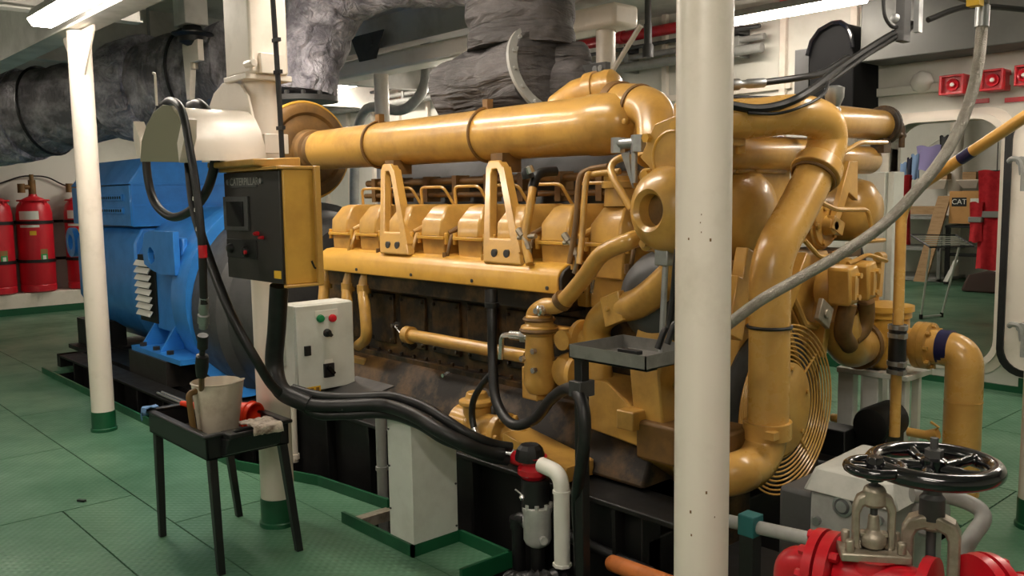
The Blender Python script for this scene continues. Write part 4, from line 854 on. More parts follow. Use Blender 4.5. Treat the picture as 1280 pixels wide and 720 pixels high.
# ------------------------------------------------------------------ control panel
t = thing('control_panel', 'black faced yellow engine control panel mounted on the middle pillar', 'control panel', (-3.5, 1.8, 1.25))
yf, yb = 1.715, 1.87
a = YP(279, 216, yf); b = YP(356, 356, yf); x0, x1, z0, z1 = a.x, b.x, YP(279, 346, yf).z, a.z
mb = MB(); mb.box((x0, yf+.012, z0), (x1, yb, z1)); build(mb, 'cabinet', YELC, t, .004)
mb = MB(); mb.box((x0+.003, yf, z0+.003), (x1-.012, yf+.014, z1-.003)); face = build(mb, 'front_door', DSTEEL, t, .002)
mb = MB(); e = .012
mb.box((x0-.005, yf-.02, z1), (x1+.01, yb+.02, z1+.014)); mb.box((x1+.001, yb-.012, z0-.01), (x1+.022, yb+.015, z1+.014)); mb.box((x1-.01, yf-.0, z0-.012), (x1+.02, yb+.01, z0)); build(mb, 'edge_frame', YEL, t, .003)
mb = MB(); mb.prism([(x0-.03, yf-.02, z1+.014), (x0-.03, yb, z1+.014), (x0-.03, yb, z1+.055), (x0-.03, yf-.06, z1+.045), (x0-.03, yf-.06, z1+.02)], (x1-x0-.08, 0, 0)); build(mb, 'rain_hood', YEL, t, .006)
mb = MB(); mb.box((-3.96, 1.855, z0+.1), (x0+.2, 1.885, z0+.2)) if False else mb.box((-3.86, 1.872, z0+.1), (x0+.25, 1.892, z1-.1)); build(mb, 'mounting_strap', WHT, t)
def fp(px, py): p = YP(px, py, yf); return p
def fbox(p, q, d, name, m, par=face, bev=.002):
    A, B = fp(*p), fp(*q); mb = MB(); mb.box((A.x, yf-d, B.z), (B.x, yf+.001, A.z)); return build(mb, name, m, par, bev)
fr = fbox((281, 246), (313, 289), .010, 'display_frame', DKG); 
A, B = fp(286, 252), fp(308, 283); mb = MB(); mb.box((A.x, yf-.014, B.z), (B.x, yf-.010, A.z)); build(mb, 'display_glass', SCR, fr) if False else build(mb, 'display_glass', SCR, face)
fbox((284, 298), (322, 325), .004, 'switch_plate', BLK)
for (px, py, m, r) in ((290, 310, PLB, .022), (309, 314, PLB, .026), (323, 292, RED, .010), (329, 297, RED, .008)):
    p = fp(px, py); mb = MB(); mb.lathe((p.x, yf, p.z), -Y, [(0, r), (.008, r), (.02, r*.8), (.024, r*.5)], 18); build(mb, 'knob' if m is PLB else 'indicator_lamp', m, face)
p = fp(313, 315); mb = MB(); mb.cyl((p.x, yf-.02, p.z), (p.x, yf-.028, p.z), .009, n=10); build(mb, 'red_knob_mark', MATS['valve_red_paint'], face)
fbox((289, 222), (322, 234), .004, 'name_plate', DKG); c = fp(306, 227.5); text('CATERPILLAR', 'lettering', GRY, face, (c.x, yf-.005, c.z), X, Z, .045, .0005)
fbox((343, 338), (352, 349), .003, 'small_plate', LABY)
for (px, py) in ((286, 228), (327, 226)): p = fp(px, py); mb = MB(); mb.cyl((p.x, yf, p.z), (p.x, yf-.008, p.z), .012, n=12); build(mb, 'screw', GAL, face)
c = XP(392, 332, x1); mb = MB(); mb.tube(fillet([c+V((.004, -.01, .02)), c+V((.004, .005, -.015)), c+V((.004, .025, .005))], .01), .004, 6); build(mb, 'black_scuff', BLK, t)

# ------------------------------------------------------------------ white starter box
t = thing('electrical_box', 'white electrical box with green and red push buttons', 'electrical box', (-3.67, 2.08, .7))
bx = -3.60
c0, c1 = XP(368, 382, bx), XP(445, 481, bx)
y0, y1, z1, z0 = c0.y, c1.y, (c0.z+XP(442, 376, bx).z)/2, (XP(372, 493, bx).z+c1.z)/2
mb = MB(); mb.box((bx-.15, y0, z0), (bx-.014, y1, z1)); build(mb, 'enclosure', GRYB, t, .006)
mb = MB(); mb.box((bx-.016, y0+.004, z0+.004), (bx, y1-.004, z1-.004)); door = build(mb, 'door', GRYB, t, .004)
mb = MB(); mb.box((bx-.13, y0-.02, z0+.12), (bx-.10, y0+.02, z1-.1)); mb.box((-3.87, y0-.0, z0+.14), (bx-.13, y0+.02, z0+.18)); mb.box((-3.87, y0-.0, z1-.16), (bx-.13, y0+.02, z1-.12)); build(mb, 'mounting_arm', GRYB, t)
def bp_(px, py): return XP(px, py, bx)
def bbox(p, q, d, name, m):
    A, B = bp_(*p), bp_(*q); mb = MB(); mb.box((bx-.001, A.y, B.z), (bx+d, B.y, A.z)); return build(mb, name, m, door, .001)
bbox((393, 389), (422, 394), .002, 'label_strip', LABW)
for (px, py, m, r, nm) in ((400, 398, GRNB, .016, 'green_button'), (415, 397.5, REDB, .016, 'red_button'), (408.5, 416, PLB, .017, 'selector_switch')):
    p = bp_(px, py); mb = MB(); mb.lathe((bx, p.y, p.z), X, [(0, r*1.15), (.006, r*1.15), (.007, r), (.016, r), (.018, r*.7)], 20)
    if nm == 'selector_switch': mb.obox((bx+.024, p.y, p.z), X*.01, V((0, .005, .004)), V((0, -.010, .013)))
    build(mb, nm, m, door)
bbox((380, 433), (388, 444), .010, 'door_lock', PLB); bbox((404, 455), (417, 470), .012, 'isolator_switch', PLB); bbox((405, 450), (416, 454), .002, 'switch_label', LABW)
p = bp_(411, 462); mb = MB(); mb.obox((bx+.02, p.y, p.z), X*.010, V((0, .006, .005)), V((0, -.015, .018))); build(mb, 'isolator_handle', GLB, door)
A, B = bp_(376, 486), bp_(401, 492); mb = MB(); mb.box((bx-.001, A.y, B.z-.02), (bx+.002, B.y, A.z+.0)); wl = build(mb, 'warning_label', LABY, door)
mb = MB()
for k in range(3): yy = A.y+(B.y-A.y)*(.2+.28*k); mb.box((bx+.001, yy, B.z-.012), (bx+.003, yy+(B.y-A.y)*.16, A.z-.006))
parts(mb, 'warning_stripe', BRN, door)
p = XP(444, 475, bx)
mb = MB()
for k in range(3): mb.cyl((bx-.04-.035*k, y0+.06+.06*k, z0+.002), (bx-.04-.035*k, y0+.06+.06*k, z0-.05), .016, n=10)
parts(mb, 'cable_gland', PLB, t)
mb = MB(); c = XP(425, 490, -3.5); mb.obox((c.x, c.y+.05, c.z-.01), X*.16, V((-.0, .14, .03)), Z*.004); single(mb, 'cable_shelf', DKG, 'dark sheet shelf sticking out under the white electrical box', 'shelf')

# ------------------------------------------------------------------ thick black cables
C1 = [YP(349, 357, 1.79), YP(346, 410, 1.80), YP(343, 455, 1.80), YP(352, 488, 1.80), YP(385, 505, 1.88), YP(425, 507, 2.0), YP(475, 506, 2.14), YP(515, 518, 2.16), YP(545, 536, 2.18), YP(575, 552, 2.24), YP(605, 564, 2.34), YP(628, 568, 2.42)]
t = thing('cable_bundle', 'bundle of thick black cables sagging from control panel across the white duct', 'cables', YP(475, 506, 2.14))
for k, (dx, dy, dz, r) in enumerate(((0, 0, 0, .03), (.0, .05, .03, .022), (.0, .03, -.045, .024))):
    P = [p+V((dx*(1 if i > 2 else .3), dy*(1 if i > 2 else .3), dz*(1 if i > 3 else .0)*(1 if i < 9 else .7))) for i, p in enumerate(C1)]
    if k == 0: 
        build(MB().tube(spline(P[:5], 8), .04, 14), 'conduit', RUB, t)
    build(tubes(P[3 if k else 0:], r), 'cable', RUB, t)
mb = MB(); a, b = YP(452, 500, 2.10), YP(452, 516, 2.10); mb.torus((a+b)/2, X, .055, .007, 20, 6); parts(mb, 'cable_tie', BLK, t)

# ------------------------------------------------------------------ white sheet metal duct
t = thing('cable_duct', 'upright white sheet metal duct standing in the notch of the green deck', 'duct', (-3.25, 2.33, 0))
mb = MB(); ax = YP(486, 600, 2.205).x; zt = .61
mb.hull([(ax, 2.205, -.5), (-3.125, 2.205, -.5), (-3.125, 2.455, -.5), (ax, 2.455, -.5), (ax, 2.205, zt+.05), (-3.125, 2.205, zt+.03), (-3.125, 2.455, zt-.16), (ax, 2.455, zt-.05)]); build(mb, 'casing', GRYB, t, .006)
mb = MB()
for z in (.08, .28, .45): mb.cyl((ax+.012, 2.206, z+.1), (ax+.012, 2.2, z+.1), .005, n=6); mb.cyl((-3.126, 2.445, z), (-3.12, 2.445, z), .005, n=6)
parts(mb, 'screw', DKG, t)
mb = MB(); c = YP(472, 600, 2.5); mb.cyl((c.x, 2.53, -.5), (c.x, 2.53, .50), .028, n=14); mb.lathe((c.x, 2.53, .16), Z, [(0, .034), (.02, .034)], 14)
single(mb, 'grey_conduit', GRY, 'thin grey vertical pipe in the pit just left of the white duct', 'pipe')
mb = MB(); c = YP(384, 590, 2.6); mb.cyl((c.x, 2.52, .0), (c.x, 2.52, .45), .022, n=12); mb.lathe((c.x, 2.52, .02), Z, [(0, .03), (.03, .03)], 12)
single(mb, 'grey_conduit', WHT, 'short pale vertical pipe in the pit behind the middle pillar foot', 'pipe')

# ------------------------------------------------------------------ tray table
T = thing('tray_table', 'black work table with deep tray on four thin legs', 'table', (-3.87, 1.69, 0))
TX0, TX1, TY0, TY1, TZ0, TZ1 = -4.225, -3.565, 1.47, 1.85, .50, .60
mb = MB(); w = .012
mb.box((TX0, TY0, TZ0), (TX1, TY1, TZ0+.012)); mb.box((TX0, TY0, TZ0), (TX1, TY0+w, TZ1)); mb.box((TX0, TY1-w, TZ0), (TX1, TY1, TZ1)); mb.box((TX0, TY0, TZ0), (TX0+w, TY1, TZ1)); mb.box((TX1-w, TY0, TZ0), (TX1, TY1, TZ1))
build(mb, 'tray', PLB, T, .004)
def rect(x0, x1, y0, y1, z): return [V((x0, y0, z)), V((x1, y0, z)), V((x1, y1, z)), V((x0, y1, z))]
mb = MB(); mb.ring_plate(rect(TX0-.015, TX1+.015, TY0-.015, TY1+.015, TZ1-.004), rect(TX0+.02, TX1-.02, TY0+.02, TY1-.02, TZ1-.004), (0, 0, .016)); build(mb, 'rim', PLB, T, .006)
mb = MB(); mb.ring_plate(rect(TX1-.02, TX1+.075, TY0+.07, TY1-.07, TZ1-.01), rect(TX1+.018, TX1+.055, TY0+.11, TY1-.11, TZ1-.01), (0, 0, .024)); mb.prism([(TX1+.0, TY0+.06, TZ0+.005), (TX1+.03, TY0+.07, TZ0+.02), (TX1+.06, TY0+.07, TZ1-.01), (TX1+.0, TY0+.06, TZ1-.01)], (0, TY1-TY0-.13, 0)); build(mb, 'push_handle', PLB, T, .006)
for (fx, fy, tx, ty) in ((-4.168, 1.482, TX0+.03, TY0+.03), (-3.552, 1.50, TX1-.03, TY0+.03), (-4.162, 1.866, TX0+.03, TY1-.03), (-3.552, 1.869, TX1-.03, TY1-.03)):
    mb = MB(); a, b = V((fx, fy, 0)), V((tx, ty, TZ1-.02)); q = .019
    mb.hull([a+V((i*q*.8, j*q*.8, 0)) for i in (-1, 1) for j in (-1, 1)]+[b+V((i*q, j*q, 0)) for i in (-1, 1) for j in (-1, 1)]); build(mb, 'leg', PLB, T, .003)
# things on it
jb = V((-3.80, 1.625, TZ0+.014))
t = thing('measuring_jug', 'stained milky plastic measuring jug standing in the black tray', 'jug', jb)
mb = MB(); mb.lathe(jb, Z, [(0, .0), (0, .076), (.01, .083), (.265, .105), (.27, .11), (.274, .105), (.265, .101), (.012, .078), (.012, 0)], 36)
for v in mb.bm.verts:   # pouring lip
    d = V((v.co.x-jb.x, v.co.y-jb.y, 0)); h = (v.co.z-jb.z)/.27
    if h > .8 and d.length > .05 and d.normalized().dot(V((.8, .6, 0))) > .9: v.co += d.normalized()*.022*(h-.6)*2+Z*.006
build(mb, 'body', JUG, t)
hd = V((.2, -.98, 0)).normalized()
mb = MB(); mb.tube(fillet([jb+hd*.10+Z*.245, jb+hd*.14+Z*.24, jb+hd*.125+Z*.07, jb+hd*.083+Z*.05], .03), .014, 10); build(mb, 'handle', STAIN, t)
t = thing('red_funnel', 'orange red funnel lying behind the jug with its spout to the left', 'funnel', YP(200, 506, 1.62))
a, b = V((-4.20, 1.62, .618)), V((-3.80, 1.782, .598))
mb = MB(); mb.lathe(a, b-a, [(0, .006), (0, .012), (.16, .022), (.24, .028), (.42, .062), (.46, .066), (.46, .06), (.42, .056), (.24, .02), (0.02, .008)], 28); build(mb, 'cone', ORG, t)
mb = MB(); mb.torus(b, b-a, .065, .005, 28, 6); build(mb, 'rim', ORG, t)
t = thing('oily_brush', 'black handled brush with pale bristles lying on the left of the tray', 'brush', YP(215, 498, 1.75))
a, b = V((-4.20, 1.67, .632)), V((-3.98, 1.74, .636)); mb = MB(); mb.obox((a+b)/2, (b-a)/2, V((-.012, .03, 0)), Z*.011); build(mb, 'handle', BLK, t, .006)
mb = MB(); c = b+V((.05, .01, 0)); mb.hull([b+V((0, -.03, -.012)), b+V((0, .03, -.012)), b+V((0, -.03, .012)), b+V((0, .03, .012)), c+V((.02, -.045, -.015)), c+V((.02, .045, -.015)), c+V((.02, -.03, .025)), c+V((.02, .045, .025))]); build(mb, 'bristles', RAG, t)
def cloth(name, m, label, o, u, v, nu, nv, fn, th=.006):
    mb = MB(); g_ = [[mb.bm.verts.new(V(o)+V(u)*(i/nu)+V(v)*(j/nv)+fn(i/nu, j/nv)) for j in range(nv+1)] for i in range(nu+1)]
    for i in range(nu):
        for j in range(nv): mb._face([g_[i][j], g_[i+1][j], g_[i+1][j+1], g_[i][j+1]])
    ob = single(mb, name, m, label, 'cloth'); s = ob.modifiers.new('solid', 'SOLIDIFY'); s.thickness = th; s.offset = 1; return ob
def wr(i, j, k=0): return V((noise.noise(V((i*3, j*3, k))), noise.noise(V((i*3, j*3, k+9))), noise.noise(V((i*4, j*4, k+19)))))*.02
c = V((TX1+.02, TY1-.22, TZ1+.028))
def drape(i, j):
    x = (i-.4)*.17; w = wr(i, j, 3)
    return V((min(x, .07), 0, -max(0, x-.07)*1.0+.004)) + V((w.x*.5, w.y, abs(w.z)*.9))
cloth('dirty_rag', RAG, 'dirty white rag hanging over the right end of the tray table', c+V((.02, 0, .0)), V((0, 0, 0)), V((.02, .13, 0)), 14, 12, drape)
c = V((TX0-.012, TY0-.012, TZ1+.02))
def drape2(i, j):
    y = (j-.5)*.10; x = (i-.5)*.10; w = wr(i, j, 7); ox, oy = max(0, -x-.008), max(0, -y-.008)
    return V((x+ox*.9, y+oy*.9, -ox*1.1-oy*.6))+V((w.x*.3, w.y*.3, abs(w.z)*.5))
cloth('blue_rag', BRAG, 'small blue rag tied at the left corner of the tray table', c, V((0, 0, 0)), V((0, 0, 0)), 8, 8, drape2, .004)

# ------------------------------------------------------------------ bilge filter with red valve
t = thing('bilge_filter', 'small red black and silver filter unit with white pipe elbow at the pit edge', 'filter', YP(670, 690, 2.58))
Yv = 2.50
c = YP(664, 590, Yv)
def q(px, py): return YP(px, py, Yv)
zt = lambda py: YP(668, py, Yv).z
x = YP(667, 600, Yv).x
mb = MB(); mb.lathe((x, Yv, zt(597)), Z, [(0, .05), (.0, .05), (.02, .068), (zt(585)-zt(597), .068), (zt(580)-zt(597), .05), (zt(570)-zt(597), .06)], 28); mb.cyl((x-.1, Yv-.02, zt(577)), (x+.09, Yv+.01, zt(581)), .03, n=16); build(mb, 'valve_body', RED, t)
mb = MB(); mb.lathe((x-.01, Yv-.01, zt(575)), Z, [(0, .063), (.02, .064), (.05, .055), (zt(556)-zt(575)-.006, .046), (zt(556)-zt(575), .04), (zt(556)-zt(575)-.005, .025), (zt(556)-zt(575)-.005, 0)], 10); build(mb, 'black_cap', PLB, t, sharp=20)
mb = MB(); mb.lathe((x+.01, Yv, zt(632)), Z, [(0, .06), (zt(597)-zt(632), .06)], 24); build(mb, 'pump_housing', PLB, t)
mb = MB(); mb.lathe((x+.02, Yv, zt(680)), Z, [(0, .035), (.012, .052), (.03, .06), (zt(640)-zt(680), .06), (zt(636)-zt(680), .064), (zt(631)-zt(680), .064), (zt(629)-zt(680), .05)], 28)
for k in range(8): a_ = k*math.pi/4; mb.cyl((x+.02+.056*math.cos(a_), Yv+.056*math.sin(a_), zt(634)), (x+.02+.056*math.cos(a_), Yv+.056*math.sin(a_), zt(626)), .01, n=6)
mb.cyl((x-.05, Yv-.02, zt(655)), (x-.03, Yv, zt(655)), .025, n=12); mb.cyl((x+.07, Yv-.02, zt(667)), (x+.09, Yv-.03, zt(667)), .018, n=10); build(mb, 'filter_bowl', mat('cast_aluminium', (196, 196, 192), .38, .3, (140, 140, 136), .4, 12), t)
mb = MB(); c = V((x+.0, Yv-.055, zt(617))); mb.tube([c+V((.0, .0, 0)), c+V((-.03, -.025, .03))], .004, 6); mb.lathe(c+V((0, -.012, -.012)), Z, [(0, .008), (.012, .014), (.024, .008)], 12); build(mb, 'vent_lever', ZNC, t)
mb = MB(); px_ = YP(702, 620, Yv-.02).x
mb.tube(fillet([(x+.06, Yv-.01, zt(577)), (px_, Yv-.02, zt(579)), (px_, Yv-.02, zt(688))], .07, 8), .033, 20); mb.lathe((px_, Yv-.02, zt(602)), Z, [(0, .037), (.012, .037)], 20); mb.lathe((px_, Yv-.02, zt(689)), Z, [(0, .04), (.012, .04), (.012, .034)], 8); build(mb, 'white_pipe', PVC, t)
mb = MB(); mb.lathe(q(624, 566), q(652, 573)-q(624, 566), [(0, .018), (.03, .018), (.035, .024), (.07, .024), (.075, .03), (.11, .03)], 12); build(mb, 'hose_coupling', GAL, t)
mb = MB(); c = q(648, 660); mb.tube(fillet([(x-.05, Yv, zt(655)), (x-.1, Yv, zt(655)), (x-.1, Yv, -.5)], .05), .03, 14); mb.lathe((x-.1, Yv, zt(668)), Z, [(0, .036), (.02, .036), (.03, .04), (.05, .04)], 14); build(mb, 'drain_pipe', PLB, t)
mb = MB(); mb.cyl((x+.02, Yv, -.55), (x+.02, Yv, zt(679)), .03, n=12); build(mb, 'support', BLK, t)
mb = MB(); P = spline([(x-.02, Yv-.12, -.02), (x+.05, Yv-.14, .0), (x+.14, Yv-.12, .03), (x+.2, Yv-.0, .0), (x+.3, Yv+.1, -.2)], 14)
mb.tube(P, [.04+.006*math.sin(i*1.8) for i in range(len(P))], 14); single(mb, 'corrugated_hose', PLB, 'black corrugated hose lying below the bilge filter', 'hose')
mb = MB(); a, b = YP(712, 670, 2.62), YP(775, 698, 2.62); mb.cyl(a, b+(b-a)*.6, .022, n=14); mb.lathe(a, b-a, [(-.02, .02), (-.02, .028), (.06, .028), (.06, .02)], 14)
single(mb, 'black_pipe', PLB, 'straight black pipe running right from the white elbow into the pit', 'pipe')
mb = MB(); a = YP(763, 703, 2.5); b = YP(850, 735, 2.4); mb.lathe(a, b-a, [(0, .012), (0, .026), (.012, .032), (.05, .033), (.6, .033)], 20)
single(mb, 'orange_hose', mat('salmon_hose', (214, 124, 62), .5, 0, (150, 86, 44), .5, 12), 'salmon orange hose end at the bottom edge beside the near pillar', 'hose')
# black hoses down from the engine flank
P = [YP(614, 362, 2.74), YP(615, 400, 2.72), YP(616, 450, 2.70), YP(620, 500, 2.64), YP(640, 530, 2.60), YP(668, 524, 2.58), YP(690, 498, 2.48), YP(712, 486, 2.38), YP(727, 502, 2.32), YP(731, 540, 2.30), YP(727, 580, 2.31), YP(722, 620, 2.36), YP(724, 680, 2.46), YP(726, 760, 2.5)]
t = thing('oil_hose', 'thick black hose dropping from the yellow rail and looping to the right', 'hose', P[3])
build(tubes(P, .024, 14), 'hose', RUB, t)
mb = MB(); mb.cyl(YP(614, 362, 2.74), YP(614, 385, 2.73), .032, n=14); mb.cyl(YP(615, 378, 2.73), YP(615, 384, 2.73), .035, n=14); build(mb, 'sleeve', PLB, t)
t = thing('thin_hose', 'thinner black hose with bright end meeting the yellow fuel pump', 'hose', YP(592, 520, 2.66))
build(tubes([YP(616, 465, 2.69), YP(603, 480, 2.67), YP(592, 500, 2.66), YP(590, 520, 2.66), YP(593, 538, 2.65)], .016), 'hose', RUB, t)
mb = MB(); a, b = YP(592.5, 535, 2.65), YP(597, 548, 2.65); mb.lathe(a, b-a, [(0, .018), (.03, .018), (.032, .022), (.06, .022)], 12); build(mb, 'metal_ferrule', ZNC, t)
# thin drip tray on a black stand
t = thing('drip_tray', 'shallow grey steel tray on a black stand in front of the engine', 'tray', (-2.1, 2.45, 1.0))
c0 = YP(711, 428, 2.3); x0_, zt_ = c0.x, (c0.z+YP(807, 448, 2.3).z)/2; x1_ = YP(807, 448, 2.3).x; y1_ = 2.60
mb = MB(); h = .05; w = .004
mb.box((x0_, 2.3, zt_-h), (x1_, y1_, zt_-h+w)); mb.box((x0_, 2.3, zt_-h), (x1_, 2.3+w, zt_)); mb.box((x0_, y1_-w, zt_-h), (x1_, y1_, zt_)); mb.box((x0_, 2.3, zt_-h), (x0_+w, y1_, zt_)); mb.box((x1_-w, 2.3, zt_-h), (x1_, y1_, zt_)); build(mb, 'pan', mat('tray_steel', (138, 136, 132), .4, .5, (90, 88, 84), .5, 8), t)
mb = MB(); sx = YP(727, 470, 2.36).x; mb.box((sx-.02, 2.34, -.58), (sx+.02, 2.38, zt_-h)); mb.box((sx-.02, 2.33, zt_-h-.012), (x1_-.02, 2.39, zt_-h)); build(mb, 'stand', BLK, t, .003)
mb = MB(); mb.box((sx-.03, 2.32, YP(727, 485, 2.36).z-.03), (sx+.03, 2.4, YP(727, 485, 2.36).z+.03)); build(mb, 'clamp', DKG, t, .003)
for k, (px, py, qx, qy) in enumerate(((822, 436, 838, 400), (834, 430, 850, 392))):
    a, b = YP(px, py, 2.44), YP(qx, qy, 2.48); mb = MB(); mb.tube(spline([a, a.lerp(b, .5)+V((0, 0, .01)), b, b+V((.03, 0, .25))], 6), .012, 10)
    single(mb, 'cable_end', RUB, ('black cable end hanging over the grey drip tray, left of its twin', 'black cable end hanging over the grey drip tray, nearest the pillar')[k], 'cable', 'cable ends over the drip tray')
mb = MB(); a, b = YP(775, 424, 2.5), YP(800, 421, 2.5); a.z = b.z = zt_-h+.012; mb.obox((a+b)/2, (b-a)/2, V((.004, .012, 0)), Z*.008); single(mb, 'small_tool', BLK, 'small black tool lying in the grey drip tray', 'tool', bevel=.003)
# ------------------------------------------------------------------ sea water strainer and its pipes
SY = 4.75
t = thing('water_strainer', 'yellow lidded strainer pot on a grey steel stand right of the engine', 'strainer', (-2.25, SY, 0))
s0, s1 = YP(1105, 455, SY), YP(1105, 383, SY); r = .135
mb = MB(); mb.lathe((s0.x, SY, s0.z-.02), Z, [(0, .06), (.03, .11), (.06, r-.01), (s1.z-s0.z-.04, r-.01), (s1.z-s0.z-.035, r), (s1.z-s0.z, r)], 36); build(mb, 'pot', YELC, t)
mb = MB(); mb.lathe((s0.x, SY, s1.z-.02), Z, [(0, r), (0, r+.012), (.03, r+.012), (.032, r-.01), (.05, .05), (.05, 0)], 36); build(mb, 'lid', YELC, t)
mb = MB(); mb.cyl((s0.x-.06, SY, s1.z), (s0.x-.06, SY, s1.z+.08), .02, n=10); mb.hull([(s0.x-.08+dx, SY+dy, s1.z+dz) for dx, dz in ((0, .05), (.05, .05), (.02, .25), (.06, .27), (.04, .3)) for dy in (-.02, .02)]); mb.cyl((s0.x-.04, SY-.03, s1.z+.27), (s0.x-.04, SY+.03, s1.z+.27), .03, n=12); build(mb, 'lid_lever', YEL, t, .003)
mid = (s0.z+s1.z)/2-.03
mb = MB(); P = [XP(1046, 392, -2.12), XP(1050, 412, -2.12), XP(1062, 434, -2.15), (-2.24, SY-.2, mid), (-2.25, SY, mid)]
mb.tube(spline([V(p) for p in P], 8), .10, 24); build(mb, 'inlet_elbow', YEL, t)
mb = MB(); d = V((.06, 1, 0)).normalized(); mb.lathe((-2.26, SY-.22, mid), d, [(0, .1), (0, .135), (.035, .135), (.035, .1)], 32); build(mb, 'inlet_flange', BRN, t)
f0 = YP(1140, 432, SY)
mb = MB(); mb.lathe((s0.x, SY, mid), X, [(0, .085), (.18, .085), (.18, .125), (.215, .125), (.217, .12), (.22, .12), (.222, .125), (.255, .125), (.255, .09)], 32); mb.bolts((s0.x+.255, SY, mid), X, .108, 8, .013, .02); build(mb, 'outlet_flange', YEL, t)
mb = MB()
for dx in (-.16, -.02, .13): mb.box((s0.x+dx-.045, SY-.12, .0), (s0.x+dx+.045, SY-.06, s0.z-.02))
mb.box((s0.x-.2, SY-.15, s0.z-.05), (s0.x+.2, SY+.15, s0.z-.02)); mb.box((s0.x-.15, SY+.1, 0), (s0.x-.11, SY+.14, s0.z-.03)); mb.box((s0.x+.11, SY+.1, 0), (s0.x+.15, SY+.14, s0.z-.03)); build(mb, 'stand', GRYB, t, .004)
t = thing('bend_pipe', 'thick yellow pipe bending down to the floor, dark blue band at its flange', 'pipe', (-1.85, SY, 0))
ex = YP(1204, 500, SY).x; bz = YP(1190, 432, SY).z
mb = MB(); mb.tube(fillet([(s0.x+.25, SY, mid), (ex, SY, mid-.01), (ex, SY, 0)], .24, 12), .092, 30); build(mb, 'pipe', YELP, t)
mb = MB(); mb.lathe((ex, SY, mid-.27), Z, [(0, .092), (.0, .0945), (.004, .0945), (.004, .09)], 30); build(mb, 'weld_seam', YELP, t)
mb = MB(); mb.lathe((s0.x+.30, SY, mid), X, [(0, .08), (0, .0945), (.06, .0945), (.06, .08)], 30); build(mb, 'blue_band', NAVB, t)
# thin yellow pipe: up, then slanting over the doorway
t = thing('thin_yellow_pipe', 'thin yellow pipe rising beside the strainer then slanting up past the doorway', 'pipe', YP(1119, 540, 4.3))
V0, V1 = YP(1117, 545, 4.3), YP(1128, 262, 4.3); V1.x = V0.x = (V0.x+V1.x)/2
P = [V0, V1, YP(1150, 232, 4.28), YP(1280, 147, 4.12), YP(1330, 112, 4.06), V((YP(1330, 112, 4.06).x+.3, 4.02, 3.39))]
mb = MB(); mb.tube(fillet(P, .18, 8), .026, 18); build(mb, 'pipe', YELP, t)
mb = MB(); a, b = P[2].lerp(P[3], .42), P[2].lerp(P[3], .535); mb.lathe(a, b-a, [(0, .02), (0, .0275), ((b-a).length, .0275), ((b-a).length, .02)], 20); build(mb, 'blue_band', NAVB, t)
a, b = YP(1117, 465, 4.3), YP(1119, 405, 4.3); L = b.z-a.z
mb = MB(); mb.lathe((V0.x, 4.3, a.z), Z, [(0, .026), (.0, .042), (L, .042), (L, .026)], 20); cp = build(mb, 'rubber_coupling', RUB, t)
mb = MB()
for k in (.03, .2, .78, .95): mb.lathe((V0.x, 4.3, a.z+L*k-.012), Z, [(0, .042), (0, .047), (.022, .047), (.022, .042)], 20); mb.box((V0.x+.03, 4.24, a.z+L*k-.01), (V0.x+.06, 4.28, a.z+L*k+.012))
parts(mb, 'hose_clamp', GAL, t)
mb = MB(); a = YP(1040, 521, 4.68); b = YP(1160, 545, 4.68); a.z = b.z = (a.z+b.z)/2; mb.cyl(a, b, .024, n=16); mb.cyl(b, b+V((.05, 0, .02)), .03, n=10); mb.tube([b+V((.02, 0, .02)), b+V((.06, -.02, .06)), b+V((.02, -.02, .08))], .008, 6)
single(mb, 'yellow_cross_pipe', YELP, 'short level yellow pipe behind the handwheels near the black motor', 'pipe')
t = thing('black_motor', 'small round black electric motor by the foot of the strainer stand', 'motor', YP(1087, 560, 4.5))
c = YP(1087, 533, 4.36); mb = MB(); mb.lathe((c.x, 4.35, c.z), Y, [(0, .05), (.01, .09), (.03, .098), (.25, .098), (.28, .07)], 28); build(mb, 'casing', BLK, t)
mb = MB(); mb.box((c.x-.085, 4.38, .0), (c.x+.085, 4.58, c.z-.03)); build(mb, 'foot', BLK, t, .01)

# ------------------------------------------------------------------ braided hose in front of everything
t = thing('braided_hose', 'grey braided steel hose sweeping from the ceiling down behind the near pillar', 'hose', DP(1165, 210, 2.9))
P = [DP(1229, 2, 2.95), DP(1227, 40, 2.95), DP(1222, 85, 2.94), DP(1209, 135, 2.92), DP(1188, 182, 2.9), DP(1155, 228, 2.88), DP(1105, 280, 2.87), DP(1050, 318, 2.86), DP(995, 350, 2.86), DP(950, 376, 2.86), DP(915, 402, 2.88), DP(880, 430, 2.95)]
build(tubes(P, .0185, 14), 'hose', BRD, t)
mb = MB(); a, b = DP(1227, 34, 2.95), DP(1228.5, 8, 2.95); mb.lathe(a, b-a, [(0, .018), (.0, .022), (.07, .022), (.075, .018), (.2, .018)], 16); build(mb, 'end_fitting', GAL, t)
mb = MB(); c = DP(1229, -2, 2.95); mb.cyl(c, V((c.x, c.y, 3.39)), .016, n=10); mb.box((c.x-.07, c.y-.05, c.z), (c.x+.05, c.y+.05, c.z+.12)); build(mb, 'wall_connector', DKG, t, .004)
mb = MB(); c = DP(1219, 0, 2.9); mb.box((c.x-.02, c.y-.02, c.z-.02), (c.x+.02, c.y+.02, c.z+.03)); build(mb, 'yellow_tag', LABY, t)

